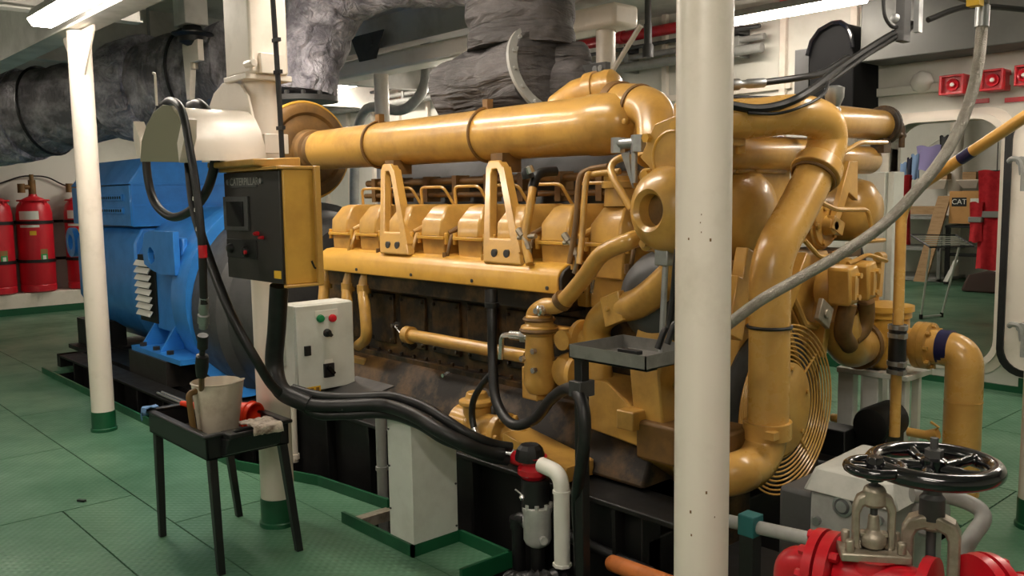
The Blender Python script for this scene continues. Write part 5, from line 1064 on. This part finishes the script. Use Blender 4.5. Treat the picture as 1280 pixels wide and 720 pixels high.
# ------------------------------------------------------------------ handwheel valves in the foreground
t = thing('handwheel_valve', 'steel valve with the large glossy black handwheel in the foreground', 'valve', (-.86, 2.05, .0))
hc = DP(1167, 582, 2.02); R = .128
rz = hc.z
mb = MB(); mb.torus(hc, Z, R, .0205, 56, 14)
W_ = build(mb, 'handwheel', GLB, t)
mb = MB()
for k in range(5):
    a = math.radians(200+72*k); d = V((math.cos(a), math.sin(a), 0)); n_ = V((-d.y, d.x, 0))
    mb.tube(spline([hc+d*.025-Z*.006, hc+d*.07+n_*.012-Z*.004, hc+d*.11+n_*.018+Z*.002, hc+d*(R-.01)+n_*.008], 6), [.015]*6+[.012]*7+[.015]*6, 10)
build(mb, 'wheel_spoke', GLB, W_)
mb = MB(); mb.lathe(hc-Z*.03, Z, [(0, .02), (.0, .026), (.045, .028), (.05, .02)], 20); build(mb, 'wheel_hub', GLB, W_)
mb = MB(); mb.lathe(hc+Z*.02, Z, [(0, .02), (.018, .02), (.02, .009), (.045, .009)], 6); build(mb, 'hub_nut', DKG, W_)
mb = MB(); mb.cyl(hc-Z*.25, hc+Z*.02, .011, n=14); mb.lathe(hc-Z*.125, Z, [(0, .028), (.05, .028), (.06, .02), (.11, .02)], 18); build(mb, 'stem', DKG, t)
vy = hc-Z*.122
u_ = V((math.cos(math.radians(20)), math.sin(math.radians(20)), 0)); n_ = V((-u_.y, u_.x, 0))
def yoke(c, w, h, d, th, name, parent, m=STL):
    o = [c+u_*x+Z*z for x, z in ((-w, -h), (-w, -.03), (-w*.8, -.004), (-w*.3, .01), (w*.3, .01), (w*.8, -.004), (w, -.03), (w, -h))]
    k = w-th
    i = [c+u_*x+Z*z for x, z in ((-k, -h), (-k, -.045), (-k*.8, -.03), (-k*.3, -.022), (k*.3, -.022), (k*.8, -.03), (k, -.045), (k, -h))]
    mb = MB(); mb.ring_plate([p-n_*d for p in o], [p-n_*d for p in i], n_*2*d); mb.lathe(c-Z*.03, Z, [(0, .02), (.01, .027), (.045, .024), (.05, .016)], 18)
    return build(mb, name, m, parent, .006)
yoke(vy, .062, .17, .026, .027, 'yoke', t)
mb = MB(); mb.lathe(vy-Z*.25, Z, [(0, .05), (.03, .055), (.04, .045), (.07, .045), (.08, .03), (.105, .026), (.12, .018), (.15, .018)], 24)
for s in (-1, 1): mb.cyl(vy+n_*.028*s-Z*.18, vy+n_*.028*s-Z*.125, .009, n=8); mb.cyl(vy+n_*.028*s-Z*.145, vy+n_*.028*s-Z*.13, .014, n=6)
mb.obox(vy-Z*.155, u_*.022, n_*.045, Z*.007); build(mb, 'gland', STL, t, .002)
vb = vy-Z*.36
mb = MB(); mb.lathe(vb-Z*.02, Z, [(0, .06), (.05, .075), (.07, .085), (.09, .085), (.092, .05)], 30); mb.lathe(vb-Z*.05, u_, [(-.15, .05), (-.15, .085), (-.125, .085), (-.125, .055), (.125, .055), (.125, .085), (.15, .085), (.15, .05)], 30); mb.cyl(vb-Z*.03, V((vb.x, vb.y, .0)), .05, n=24); build(mb, 'valve_body', RED, t)
# second valve, left and a little behind
t2 = thing('small_wheel_valve', 'steel valve with the smaller black handwheel left of the large one', 'valve', (-.95, 1.95, .0))
hc2 = DP(1094, 584, 2.0)
mb = MB(); mb.torus(hc2, Z, .058, .012, 36, 10)
for k in range(4): a = k*math.pi/2+.5; mb.cyl(hc2, hc2+V((math.cos(a), math.sin(a), 0))*.058, .01, n=10)
mb.lathe(hc2-Z*.03, Z, [(0, .014), (0, .019), (.04, .022), (.055, .016)], 16); build(mb, 'handwheel', GLB, t2)
mb = MB(); mb.cyl(hc2-Z*.2, hc2, .008, n=12); mb.lathe(hc2-Z*.075, Z, [(0, .014), (.03, .017), (.035, .012)], 12); build(mb, 'stem', DKG, t2)
v2 = hc2-Z*.062; u_ = V((.8, .6, 0)); n_ = V((-u_.y, u_.x, 0))
yoke(v2, .046, .125, .014, .015, 'yoke', t2)
mb = MB(); b2 = v2-Z*.128
mb.lathe(b2+Z*.005, Z, [(0, .024), (.02, .03), (.03, .026), (.04, .014), (.075, .011)], 16); mb.obox(b2+Z*.035, u_*.03, n_*.012, Z*.005); build(mb, 'gland', STL, t2, .002)
mb = MB(); mb.obox(b2-Z*.008, u_*.075, n_*.045, Z*.01)
for s in (-1, 1):
    for q in (-1, 1): p = b2+u_*.055*s+n_*.03*q; mb.cyl(p, p+Z*.03, .011, n=6)
build(mb, 'bonnet_flange', STL, t2, .004)
rb = b2-Z*.075
ud = (DP(1130, 690, 1.93)-DP(1020, 670, 2.06)); ud.z = 0; ud.normalize()
mb = MB(); mb.lathe(rb+Z*.0, Z, [(0, .05), (.03, .052), (.058, .045), (.06, .06)], 26); mb.lathe(rb, ud, [(-.075, .05), (-.04, .056), (0, .06), (.06, .055), (.11, .05)], 28); mb.lathe(rb-ud*.075, ud, [(-.03, .05), (-.03, .088), (-.004, .09), (-.004, .045)], 36)
mb.bolts(rb-ud*.078, ud, .072, 8, .012, .018); mb.lathe(rb+ud*.11, ud, [(0, .05), (0, .084), (.022, .084), (.022, .05)], 36); build(mb, 'valve_body', RED, t2)
mb = MB(); fl = rb-ud*.112; mb.lathe(fl, ud, [(-.022, .05), (-.022, .088), (.0, .09), (.0, .045)], 36); mb.bolts(fl-ud*.022, -ud, .072, 8, .012, .016); mb.tube(fillet([fl-ud*.0, fl-ud*.085, fl-ud*.085-Z*.16], .07, 8), .037, 24); mb.lathe(fl-ud*.085-Z*.085, -Z, [(0, .037), (0, .043), (.02, .043), (.03, .037)], 24); mb.cyl(fl-ud*.085-Z*.1, V(((fl-ud*.085).x, (fl-ud*.085).y, 0)), .037, n=24)
single(mb, 'red_pipe_elbow', RED, 'red flanged pipe elbow at the bottom edge right of the near pillar', 'pipe')
# red flange and pipe at the lower right corner
c = DP(1232, 726, 1.95)
mb = MB(); ud2 = V((.55, .83, 0)); mb.lathe(c+V((0, 0, -.05)), ud2, [(-.02, .05), (-.02, .105), (.0, .108), (.0, .05), (.01, .05), (.01, .108), (.03, .105), (.03, .06), (.10, .055), (.14, .06)], 40); mb.bolts(c+V((0, 0, -.05))+ud2*.03, ud2, .085, 8, .012, .02)
mb.cyl(c+V((0, 0, -.05))+ud2*.1, c+V((0, 0, -.02))+ud2*.7, .058, n=28); mb.cyl(c+V((0, 0, -.06))+ud2*.4, V(((c+ud2*.4).x, (c+ud2*.4).y, 0)), .05, n=20)
single(mb, 'red_flanged_pipe', RED, 'red flanged pipe in the lower right corner of the picture', 'pipe')
# grey actuator box behind the valves
t = thing('pump_actuator', 'grey cast metal actuator box behind the small handwheel', 'actuator', (-1.3, 2.9, 0))
def at(px, py): return DP(px, py, 2.75)
a = YP(1012, 640, 2.62); b = YP(1116, 650, 2.62); zt = YP(1015, 612, 2.62).z
mb = MB(); mb.hull([(a.x, 2.62, .2), (b.x, 2.62, .2), (b.x, 3.0, .2), (a.x, 3.0, .2), (a.x, 2.62, zt), (b.x, 2.62, zt), (b.x, 3.0, zt), (a.x, 3.0, zt)]); build(mb, 'box', GRY, t, .012)
mb = MB(); mb.hull([(a.x-.02, 2.60, zt), (b.x+.02, 2.60, zt), (b.x+.02, 3.02, zt), (a.x-.02, 3.02, zt), (a.x+.0, 2.64, zt+.07), (b.x-.02, 2.64, zt+.07), (b.x-.02, 2.98, zt+.08), (a.x+.0, 2.98, zt+.08)]); build(mb, 'cover', mat('cast_grey_paint', (178, 178, 170), .45, 0, (130, 130, 124), .5, 9), t, .012)
c = YP(1055, 632, 2.62); mb = MB(); mb.lathe((c.x, 2.62, c.z), -Y, [(0, .034), (.012, .034), (.014, .026), (.006, .022), (.02, .018)], 20)
for px in (1022, 1100): p = YP(px, 650, 2.62); mb.cyl((p.x, 2.62, p.z), (p.x, 2.605, p.z), .014, n=8)
parts(mb, 'inspection_plug', GAL, t)
mb = MB(); mb.box((a.x-.14, 2.66, .1), (a.x, 2.95, zt-.03)); build(mb, 'side_casting', DKG, t, .015)
mb = MB(); mb.cyl((b.x, 2.8, zt-.05), (b.x+.08, 2.8, zt-.05), .05, n=18); mb.bolts((b.x+.02, 2.8, zt-.05), X, .06, 6, .014, .03); mb.box((b.x-.2, 2.65, -.02), (b.x+.0, 2.95, .2)); parts(mb, 'shaft_boss', GRY, t)
single(MB().tube(fillet([DP(1140, 618, 2.5), DP(1185, 618, 2.5), DP(1238, 640, 2.45), DP(1200, 690, 2.4), V((DP(1170, 740, 2.38).x, DP(1170, 740, 2.38).y, 0))], .1, 8), .022, 16), 'grey_bent_pipe', GRY, 'weathered grey pipe bent like an elbow right of the big handwheel', 'pipe')
mb = MB(); a = DP(905, 650, 3.0); b = DP(1014, 674, 2.72); mb.cyl(a, b, .022, n=14); single(mb, 'low_grey_pipe', GRY, 'grey pipe near the bottom between near pillar and red elbow', 'pipe')
t = thing('teal_clamp_post', 'dark post with teal clamp holding the low grey pipe', 'post', DP(940, 700, 2.9))
c = DP(938, 657, 2.9); mb = MB(); mb.box((c.x-.03, c.y-.03, c.z-.03), (c.x+.03, c.y+.03, c.z+.04)); build(mb, 'clamp', TUR, t, .004)
mb = MB(); mb.box((c.x-.025, c.y-.025, -.55), (c.x+.025, c.y+.025, c.z-.03)); build(mb, 'post', BLK, t)
mb = MB(); mb.box((-1.75, 2.5, -.6), (-1.7, 4.25, .02)); mb.box((-2.1, 2.7, -.3), (-1.75, 3.2, .1)); single(mb, 'sump_box', BLK, 'black steel box in the pit below the front pipe', 'box', bevel=.01)

# ------------------------------------------------------------------ far wall services
mb = MB(); a, b = YP(488, 98, 7.25), YP(843, 38, 7.25); zz = (a.z+b.z)/2; mb.cyl((-13.5, 7.25, zz), (0, 7.25, zz), .055, n=18)
for k in range(6): mb.lathe((-12+k*1.9, 7.25, zz), X, [(0, .055), (0, .068), (.06, .068), (.06, .055)], 18)
single(mb, 'red_fire_main', RED, 'long red pipe running high along the far wall', 'pipe')
for k, (py, r, m) in enumerate(((112, .03, GRY), (122, .045, GRY), (104, .02, DKG))):
    z_ = YP(540, py, 7.3).z; mb = MB(); mb.cyl((-13.8, 7.3-.04*k, z_), (-4.6, 7.3-.04*k, z_), r, n=12)
    for j in range(7): mb.box((-13+j*1.35, 7.26, z_-.05), (-12.95+j*1.35, 7.44, z_+.05))
    single(mb, 'wall_pipe', m, ('thin grey pipe below the red pipe on the far wall', 'thickest grey pipe, lowest of those on the far wall', 'thin dark pipe just under the red pipe on the far wall')[k], 'pipe', 'pipes along the far wall')
mb = MB(); mb.tube(spline([V((YP(440, 140, 6.0).x, 6.0, 0)), V((YP(440, 140, 6.0).x, 6.0, 1.8)), YP(455, 140, 6.0), YP(500, 138, 6.0), YP(520, 125, 6.05), YP(530, 108, 6.1), V((YP(532, 60, 6.1).x, 6.1, 3.0)), V((YP(532, 60, 6.1).x, 6.1, 3.39))], 8), .06, 14); single(mb, 'grey_flex_pipe', GRY, 'grey pipe curving up behind the air filter drum', 'pipe')
mb = MB(); c = YP(810, 30, 6.2); mb.cyl(c, YP(810, 68, 6.2), .035, n=12); mb.lathe(YP(810, 72, 6.2), Z, [(0, .03), (.0, .05), (.1, .05), (.12, .035)], 12); mb.cyl(c, V((c.x, c.y, 3.4)), .03, n=10); single(mb, 'drop_pipe', DKG, 'dark short drop pipe from ceiling left of the near pillar', 'pipe')
t = thing('black_cowl', 'black round topped ventilation cowl high on the far wall', 'cowl', YP(1048, 80, 7.2))
o = [YP(x, y, 7.0) for x, y in ((1012, 150), (1011, 70), (1016, 52), (1026, 38), (1042, 29), (1052, 28), (1060, 33), (1065, 44), (1067, 60), (1067, 150))]
mb = MB(); mb.prism(o, (0, .44, 0)); build(mb, 'casing', MBK, t, .01)
mb = MB(); mb.tube([p-Y*.02 for p in o[1:9]], .02, 8); build(mb, 'rim', GLB, t)
mb = MB(); a, b = YP(1006, 60, 7.0), YP(1012, 100, 7.0); mb.box((a.x-.12, 7.05, b.z-.35), (b.x-.04, 7.44, a.z)); build(mb, 'side_slats', DKG, t)
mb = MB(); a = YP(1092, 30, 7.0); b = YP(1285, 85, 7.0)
mb.box((-3.56, 7.05, 2.62), (3, 7.44, 3.1)); single(mb, 'shade_box', mat('shade_grey', (92, 92, 88), .5, 0, (70, 70, 66), .4, 3), 'large dark grey box standing in for the shaded recess above the doorway', 'duct', bevel=.01)  # box added for the shadowed recess, its shade put into the grey
for k, (px0, py0, px1, py1, l) in enumerate(((1175, 95, 1205, 117, 'red alarm sounder left of two, on the conduit above the doorway'), (1226, 88, 1254, 112, 'red alarm sounder on the conduit, just right of the braided hose'), (1269, 82, 1290, 106, 'red alarm sounder cut off by the right picture edge'))):
    a, b = YP(px0, py0, 7.28), YP(px1, py1, 7.28)
    t = thing('alarm_sounder', l, 'alarm', ((a.x+b.x)/2, 7.36, b.z), 'red alarm sounders above the doorway')
    mb = MB(); mb.box((a.x, 7.30, b.z), (b.x, 7.44, a.z)); bd = build(mb, 'housing', RED, t, .01)
    mb = MB(); c = (a+b)/2; w, h = (b.x-a.x)/2, (a.z-b.z)/2
    mb.ring_plate([c+V((i*w, .02, j*h)) for i, j in ((-1, -1), (1, -1), (1, 1), (-1, 1))], [c+V((i*w*.78, .02, j*h*.78)) for i, j in ((-1, -1), (1, -1), (1, 1), (-1, 1))], (0, -.04, 0)); build(mb, 'horn_frame', RED, t, .004)
    mb = MB(); mb.lathe((c.x, 7.30, c.z), -Y, [(0, h*.62), (.02, h*.6), (.005, h*.3), (.02, h*.25), (.022, 0)], 22); build(mb, 'horn', REDC, t)
    mb = MB(); mb.lathe((c.x, 7.28, c.z), -Y, [(0, h*.22), (.012, h*.15)], 12); build(mb, 'horn_center', LABW, t)
a = YP(1090, 113, 7.38); b = YP(1290, 92, 7.38); mb = MB(); zc = (a.z+b.z)/2-.01; mb.box((-5.4, 7.40, zc-.05), (-1.4, 7.44, zc+.02)); single(mb, 'wall_conduit', WALL, 'pale cable conduit along the far wall carrying the red sounders', 'conduit', bevel=.006)
c = YP(1148, 102, 7.34); mb = MB(); mb.lathe((c.x, 7.42, c.z), -Y, [(0, .09), (.03, .09), (.05, .075), (.07, .03), (.072, 0)], 8); single(mb, 'wall_lamp', LABW, 'small round white lamp on the conduit left of the red sounders', 'lamp')
for k, (p, q) in enumerate((((1213, 127), (1236, 129)), ((1256, 125), (1285, 124)))):
    a, b = YP(*p, 7.44), YP(*q, 7.44); mb = MB(); mb.box((a.x, 7.435, a.z-.02), (b.x, 7.45, a.z+.015)); single(mb, 'red_sign_strip', RED, ('narrow red strip label on the wall above the doorway, left one', 'narrow red strip label on the wall above the doorway, right one')[k], 'label')
# cables from the ceiling to the engine top
t = thing('cable_hanger', 'dark cable hanger plate dropping from the ceiling right of the black cowl', 'hanger', DP(1132, 20, 4.0))
c = DP(1131, 22, 4.0); mb = MB(); mb.box((c.x-.02, c.y-.05, c.z-.11), (c.x+.02, c.y+.02, 3.4)); build(mb, 'plate', DKG, t, .004)
c = DP(1148, 15, 4.0); mb = MB(); mb.box((c.x-.012, c.y-.02, c.z-.09), (c.x+.012, c.y+.02, 3.4)); build(mb, 'rail', GAL, t)
c = DP(1120, 24, 4.0); mb = MB(); mb.lathe(c, V((.3, -1, 0)), [(0, .02), (.03, .02), (.035, .01)], 10); build(mb, 'clip', GAL, t)
CAB = (([(1140, 30, 4.05), (1100, 52, 3.95), (1050, 85, 3.8), (1010, 115, 3.5), (980, 130, 3.44), (945, 136, 3.40), (905, 130, 3.36)], .017, 'black_cable', BLK, 'thickest black cable drooping from hanger to the engine top'),
 ([(1140, 34, 4.05), (1090, 65, 3.9), (1040, 100, 3.75), (1000, 123, 3.55), (960, 123, 3.5), (905, 122, 3.45)], .010, 'black_cable', BLK, 'thinner black cable just beside the thickest one over the engine top'),
 ([(1138, 38, 4.05), (1080, 72, 3.9), (1042, 90, 3.8), (1030, 117, 3.5), (1000, 134, 3.41), (970, 142, 3.40), (935, 141, 3.38)], .006, 'thin_wire', RUB, 'thin wire hanging lowest over the yellow front pipe'),
 ([(1160, 25, 4.1), (1200, 10, 4.15), (1235, 8, 4.2), (1300, 14, 4.3)], .014, 'black_cable', BLK, 'black cable running right along the ceiling to the hose connector'),
 ([(1104, -6, 3.95), (1106, 20, 3.95), (1116, 34, 3.97), (1128, 30, 4.0)], .008, 'black_cable', BLK, 'small black cable loop left of the hanger plate at the top edge'))
for P, r, n_2, m, l in CAB: single(tubes([DP(*p) for p in P], r, 8), n_2, m, l, 'cable')
t = thing('gauge_hose', 'black hose with metal coupling reaching out level from the near pillar', 'hose', DP(920, 105, 3.6))
build(tubes([DP(948, 104, 3.7), DP(1000, 97, 3.8), DP(1030, 90, 3.9), DP(1060, 72, 4.0)], .015, 10), 'hose', RUB, t)
mb = MB(); a, b = DP(880, 108, 3.6), DP(946, 104, 3.7); mb.lathe(a, b-a, [(0, .012), (.1, .012), (.12, .024), (.17, .024), (.175, .016), (.21, .016), (.215, .02), (.3, .02)], 12); build(mb, 'coupling', GAL, t)
mb = MB(); c = DP(1043, 125, 3.8); mb.lathe(c-Z*.09, Z, [(0, .028), (.05, .028), (.06, .022), (.1, .04), (.14, .042), (.15, .02)], 14); single(mb, 'air_vent_valve', GAL, 'small metal vent valve standing on the engine top below the cowl', 'valve')
mb = MB(); a = XP(1105, 400, -3.1); c = YP(1105, 300, 5.3); mb.box((c.x-.10, 5.25, 0), (c.x+.02, 5.45, YP(1105, 215, 5.3).z)); mb.box((c.x+.02, 5.28, 0), (c.x+.06, 5.42, YP(1105, 215, 5.3).z)); single(mb, 'grey_column', GRYB, 'slim light grey steel column behind the engine left of the doorway', 'column', bevel=.006)
c = YP(1098, 320, 5.0); single(tubes([YP(1070, 295, 4.9), YP(1078, 325, 4.9), YP(1092, 348, 4.95), YP(1100, 352, 5.2)], .02, 10), 'black_hose', RUB, 'short black hose in front of the slim grey column', 'hose')

# ------------------------------------------------------------------ open steel door and store room
t = thing('steel_door', 'white steel door leaf with black gasket swung open at the right edge', 'door', (-2.0, 7.3, .2))
dx0 = YP(1250, 300, 7.25).x; o = []; i_ = []
def rr_rect(x0, x1, z0, z1, r, Yv):
    P = []
    for cx, cz, a0 in ((x1-r, z1-r, 0), (x0+r, z1-r, 90), (x0+r, z0+r, 180), (x1-r, z0+r, 270)): P += arc((cx, Yv, cz), X, Z, r, a0, a0+90, 6)
    return P
mb = MB(); mb.prism(rr_rect(dx0, dx0+.98, .16, 2.16, .2, 7.28), (0, .07, 0)); lf = build(mb, 'leaf', WHT, t, .006)
mb = MB(); mb.ring_plate(rr_rect(dx0, dx0+.98, .16, 2.16, .2, 7.262), rr_rect(dx0+.05, dx0+.93, .21, 2.11, .16, 7.262), (0, .02, 0)); build(mb, 'gasket', RUB, t)
for py in (205, 412):
    c = YP(1272, py, 7.22); mb = MB(); mb.tube(spline([c+V((-.06, 0, .02)), c+V((-.03, -.02, .04)), c+V((.02, -.02, .02)), c+V((.04, -.02, -.08))], 6), .02, 8); mb.cyl(c+V((.03, -.03, .02)), c+V((.03, .06, .02)), .035, n=12); mb.cyl(c+V((.05, -.02, -.06)), c+V((.05, -.02, -.2)), .02, n=8); build(mb, 'dog_handle', GRY, t)
mb = MB(); 
for z in (.5, 1.1, 1.75): mb.box((dx0+.02, 7.34, z-.05), (dx0+.1, 7.449, z+.05))
parts(mb, 'hinge', GRY, t)
SB = 13.4
def sbox(p, q, Yv, d, name, m, label, cat, group=None, bevel=.004):
    a, b = YP(*p, Yv), YP(*q, Yv); mb = MB(); mb.box((a.x, Yv, b.z), (b.x, Yv+d, a.z)); return single(mb, name, m, label, cat, group, bevel)
t = thing('carton', 'brown cardboard carton with black lettering on a shelf in the store room', 'carton', YP(1215, 280, SB))
a, b = YP(1187, 239, SB), YP(1236, 280, SB); mb = MB(); mb.box((a.x, SB, b.z), (b.x, SB+.35, a.z)); build(mb, 'box', CARD, t, .004)
a2, b2_ = YP(1190, 247, SB), YP(1208, 258, SB); mb = MB(); mb.box((a2.x, SB-.003, b2_.z), (b2_.x, SB, a2.z)); lp = build(mb, 'logo_patch', BLK, t)
text('CAT', 'lettering', LABW, lp, ((a2.x+b2_.x)/2, SB-.004, (a2.z+b2_.z)/2), X, Z, .105, .0005)
a2, b2_ = YP(1213, 248, SB), YP(1228, 255, SB); mb = MB(); mb.box((a2.x, SB-.003, b2_.z), (b2_.x, SB, a2.z)); build(mb, 'label', LABW, t)
t = thing('store_shelf', 'dark shelf rack under the carton in the store room', 'shelf', YP(1215, 380, SB))
a, b = YP(1183, 281, SB), YP(1262, 287, SB); zs = a.z
mb = MB(); mb.box((a.x, SB-.05, zs-.04), (b.x, SB+.5, zs-.005)); mb.box((a.x, SB-.02, .19), (a.x+.06, SB+.02, zs-.03)); mb.box((b.x-.06, SB-.02, .19), (b.x, SB+.02, zs-.03)); mb.box((a.x, SB, .6), (b.x, SB+.03, .65)); build(mb, 'frame', BLK, t)
for k, (p, q, l) in enumerate((((1150, 226), (1186, 236), 'white wall shelf on the left in the store room, timber blocks on it'), ((1198, 226), (1226, 235), 'white wall shelf to the right of the white pipe in the store room'))):
    a, b = YP(*p, 14.0), YP(*q, 14.0); mb = MB(); mb.prism([(a.x, 13.9, a.z), (b.x, 13.9, a.z), (b.x-.07, 14.0, b.z), (a.x+.07, 14.0, b.z)], (0, .02, 0)); mb.box((a.x, 13.9, a.z), (b.x, 14.5, a.z+.015)); single(mb, 'wall_shelf', WHT, l, 'shelf')
for k, (p, q, l) in enumerate((((1160, 217), (1184, 225), 'flat timber pieces on the left white store room shelf'), ((1203, 215), (1220, 225), 'small wooden block on the right white store room shelf'))): sbox(p, q, 13.95, .2, 'timber_block', WOOD, l, 'timber')
sbox((1135, 258), (1172, 268), 13.6, .3, 'timber_plank', WOOD, 'pale plank lying on the left side rack of the store room', 'timber')
t = thing('left_rack', 'grey shelf rack at the left side of the store room', 'rack', YP(1140, 340, 14.0))
mb = MB()
for py in (270, 308, 345): a = YP(1120, py, 13.6); b = YP(1178, py, 13.6); mb.box((a.x-.3, 13.5, a.z-.04), (b.x, 14.45, a.z))
mb.box((b.x-.05, 13.5, .19), (b.x, 13.56, 1.3)); build(mb, 'shelves', GRY, t)
mb = MB(); a, b = YP(1150, 352, 13.0), YP(1181, 245, 13.45); d = (b-a); mb.obox((a+b)/2, d/2, X*.09, V((0, .02, 0))); single(mb, 'leaning_plank', WOOD, 'brown plank leaning against the left rack in the store room', 'plank')
mb = MB(); c = YP(1193, 250, 14.2); mb.cyl((c.x, 14.2, .19), (c.x, 14.2, 2.9), .10, n=18); single(mb, 'store_pipe', WHT, 'vertical white pipe on the store room back wall', 'pipe')
mb = MB(); a, b = YP(1182, 352, 13.2), YP(1196, 325, 13.3); mb.obox((a+b)/2, (b-a)/2, X*.03, Y*.02); single(mb, 'white_plank', LABW, 'short white board leaning under the carton shelf', 'board')
def hang(name, m, label, o, w, h, d=.05, fold=.03, n=3):
    """cloth hanging from a line: thick folded sheet"""
    mb = MB(); nu, nv = 14, 10; F1 = []; F2 = []
    for i in range(nu+1):
        r1 = []; r2 = []
        for j in range(nv+1):
            u, v = i/nu, j/nv; wv = fold*math.sin(u*n*6.28+v*2)*(.3+.7*v); sh = 1-.1*math.sin(v*3.1)
            p = V(o)+V(((u-.5)*w*sh, wv, -v*h+.012*math.sin(u*9)))
            r1.append(mb.bm.verts.new(p)); r2.append(mb.bm.verts.new(p+V((0, d, 0))))
        F1.append(r1); F2.append(r2)
    for i in range(nu):
        for j in range(nv): mb._face([F1[i][j], F1[i+1][j], F1[i+1][j+1], F1[i][j+1]]); mb._face([F2[i][j], F2[i][j+1], F2[i+1][j+1], F2[i+1][j]])
    for i in range(nu): mb._face([F1[i][0], F2[i][0], F2[i+1][0], F1[i+1][0]]); mb._face([F1[i][nv], F1[i+1][nv], F2[i+1][nv], F2[i][nv]])
    for j in range(nv): mb._face([F1[0][j], F1[0][j+1], F2[0][j+1], F2[0][j]]); mb._face([F1[nu][j], F2[nu][j], F2[nu][j+1], F1[nu][j+1]])
    return mb
t = thing('red_coverall', 'red coverall with silver reflective bands hanging in the store room', 'coverall', YP(1232, 215, 12.0))
a = YP(1244, 213, 12.0); mb = hang('x', 0, 0, (a.x, 12.0, a.z), .40, 1.25, .12, .03, 2); build(mb, 'body', REDF, t)
mb = hang('x', 0, 0, (a.x-.19, 11.95, a.z-.4), .16, .5, .09, .02, 1); build(mb, 'sleeve', REDF, t)
c = YP(1232, 268, 12.0); mb = MB(); mb.box((a.x-.17, 11.955, c.z-.04), (a.x+.18, 12.16, c.z+.04)); build(mb, 'reflective_band', TAPE, t, .01)
c = YP(1235, 274, 12.0); mb = MB(); mb.box((a.x-.275, 11.92, c.z-.04), (a.x-.11, 12.07, c.z+.03)); build(mb, 'reflective_band', TAPE, t, .01)
mb = MB(); mb.cyl((a.x, 12.06, a.z-.01), (a.x, 12.06, 2.9), .006, n=8); mb.box((a.x-.16, 12.03, a.z-.012), (a.x+.16, 12.09, a.z+.004)); build(mb, 'hanger', BLK, t)
c = YP(1236, 345, 12.6); mb = MB(); mb.hull([V((c.x, 12.6, .32))+V((x*1.3, y, z)) for x, y, z in ((-.25, -.1, -.12), (.25, -.1, -.12), (.25, .15, -.12), (-.25, .15, -.12), (-.2, -.06, .1), (.15, -.06, .14), (.18, .1, .12), (-.15, .1, .1), (0, 0, .18))]); single(mb, 'dark_bag', mat('dark_bag_cloth', (70, 54, 48), .9), 'dark slumped bag on the store room floor below the coverall', 'bag', bevel=.03)
# clothes line
la, lb = YP(1118, 210, 10.5), YP(1184, 168, 10.5)
mb = MB(); mb.cyl(la+(la-lb)*.4, lb+(lb-la)*.6, .006, n=6); single(mb, 'clothes_line', LABW, 'white washing line sloping across the doorway', 'line')
def onl(px): t_ = (px-1118)/66; return la.lerp(lb, t_)
for k, (px, w, h, m, n_3, l, cat) in enumerate(((1128, .1, .2, LBLU, 'sock', 'light blue cloth pegged lowest on the washing line', 'laundry'), (1138, .05, .22, NAVY, 'sock', 'navy strip of cloth on the washing line between two pale cloths', 'laundry'), (1145, .08, .24, LBLU, 'sock', 'light blue cloth on the washing line beside the lilac shirt', 'laundry'), (1162, .24, .24, LILA, 'shirt', 'lilac shirt hanging on the washing line', 'laundry'), (1181, .09, .26, BLK, 'garment', 'black garment at the upper end of the washing line', 'laundry'))):
    p = onl(px); single(hang('x', 0, 0, (p.x, p.y-.01, p.z), w*1.17, h*1.17, .02, .01, 1), n_3, m, l, cat)
p = YP(1126, 220, 9.6); single(hang('x', 0, 0, (p.x-.02, 9.6, p.z), .24, .75, .05, .02, 2), 'red_garment', REDF, 'red garment hanging at the left jamb of the doorway', 'clothing')
# folding drying rack
t = thing('drying_rack', 'folding white metal drying rack with thin rods in the store room', 'drying rack', YP(1180, 390, 8.6))
ry = 9.62
fl_, fr_ = YP(1151, 399, ry), YP(1177, 396, 9.92); fl_.z = fr_.z = .21
tl, tr = YP(1163, 309, ry), YP(1199, 309, ry+.2)
mb = MB(); mb.cyl(fl_, tl, .012, n=8); mb.cyl(fr_, tr, .012, n=8); mb.cyl(fl_, fr_, .012, n=8); mb.cyl(fl_+X*.18, tl+V((.34, .1, 0)), .012, n=8) if False else None; build(mb, 'leg_frame', LABW, t)
mb = MB()
for p in (fl_, fr_): mb.cyl(p-Z*.02, p+Z*.03, .02, n=8)
parts(mb, 'foot', BLK, t)
za = tl.z; mb = MB()
q0, q1, q2, q3 = YP(1137, 293, 10.1), YP(1163, 309, 9.6), YP(1217, 308, 9.8), YP(1195, 294, 10.3)
mb.tube([q0, q1, q2, q3], .011, 8, closed=True); build(mb, 'top_frame', DKG, t)
for k in range(1, 6):
    s = k/6; mb = MB(); mb.cyl(q0.lerp(q1, s), q3.lerp(q2, s), .006, n=6); build(mb, 'drying_rod', LABW, t)

c = ZP(102, 627, .0); mb = MB(); mb.obox((c.x, c.y, .006), V((.022, .012, 0)), V((-.004, .008, 0)), Z*.006); single(mb, 'rubber_scrap', RUB, 'tiny black scrap lying on the green deck at lower left', 'scrap', bevel=.002)
# ------------------------------------------------------------------ light and exposure
w = bpy.data.worlds.new('world'); scene.world = w; w.use_nodes = True
w.node_tree.nodes['Background'].inputs[0].default_value = (.9, .95, 1, 1); w.node_tree.nodes['Background'].inputs[1].default_value = .02
vs = scene.view_settings; vs.view_transform = 'Standard'; vs.look = 'None'; vs.gamma = 1; vs.use_curve_mapping = False; vs.exposure = 1.08
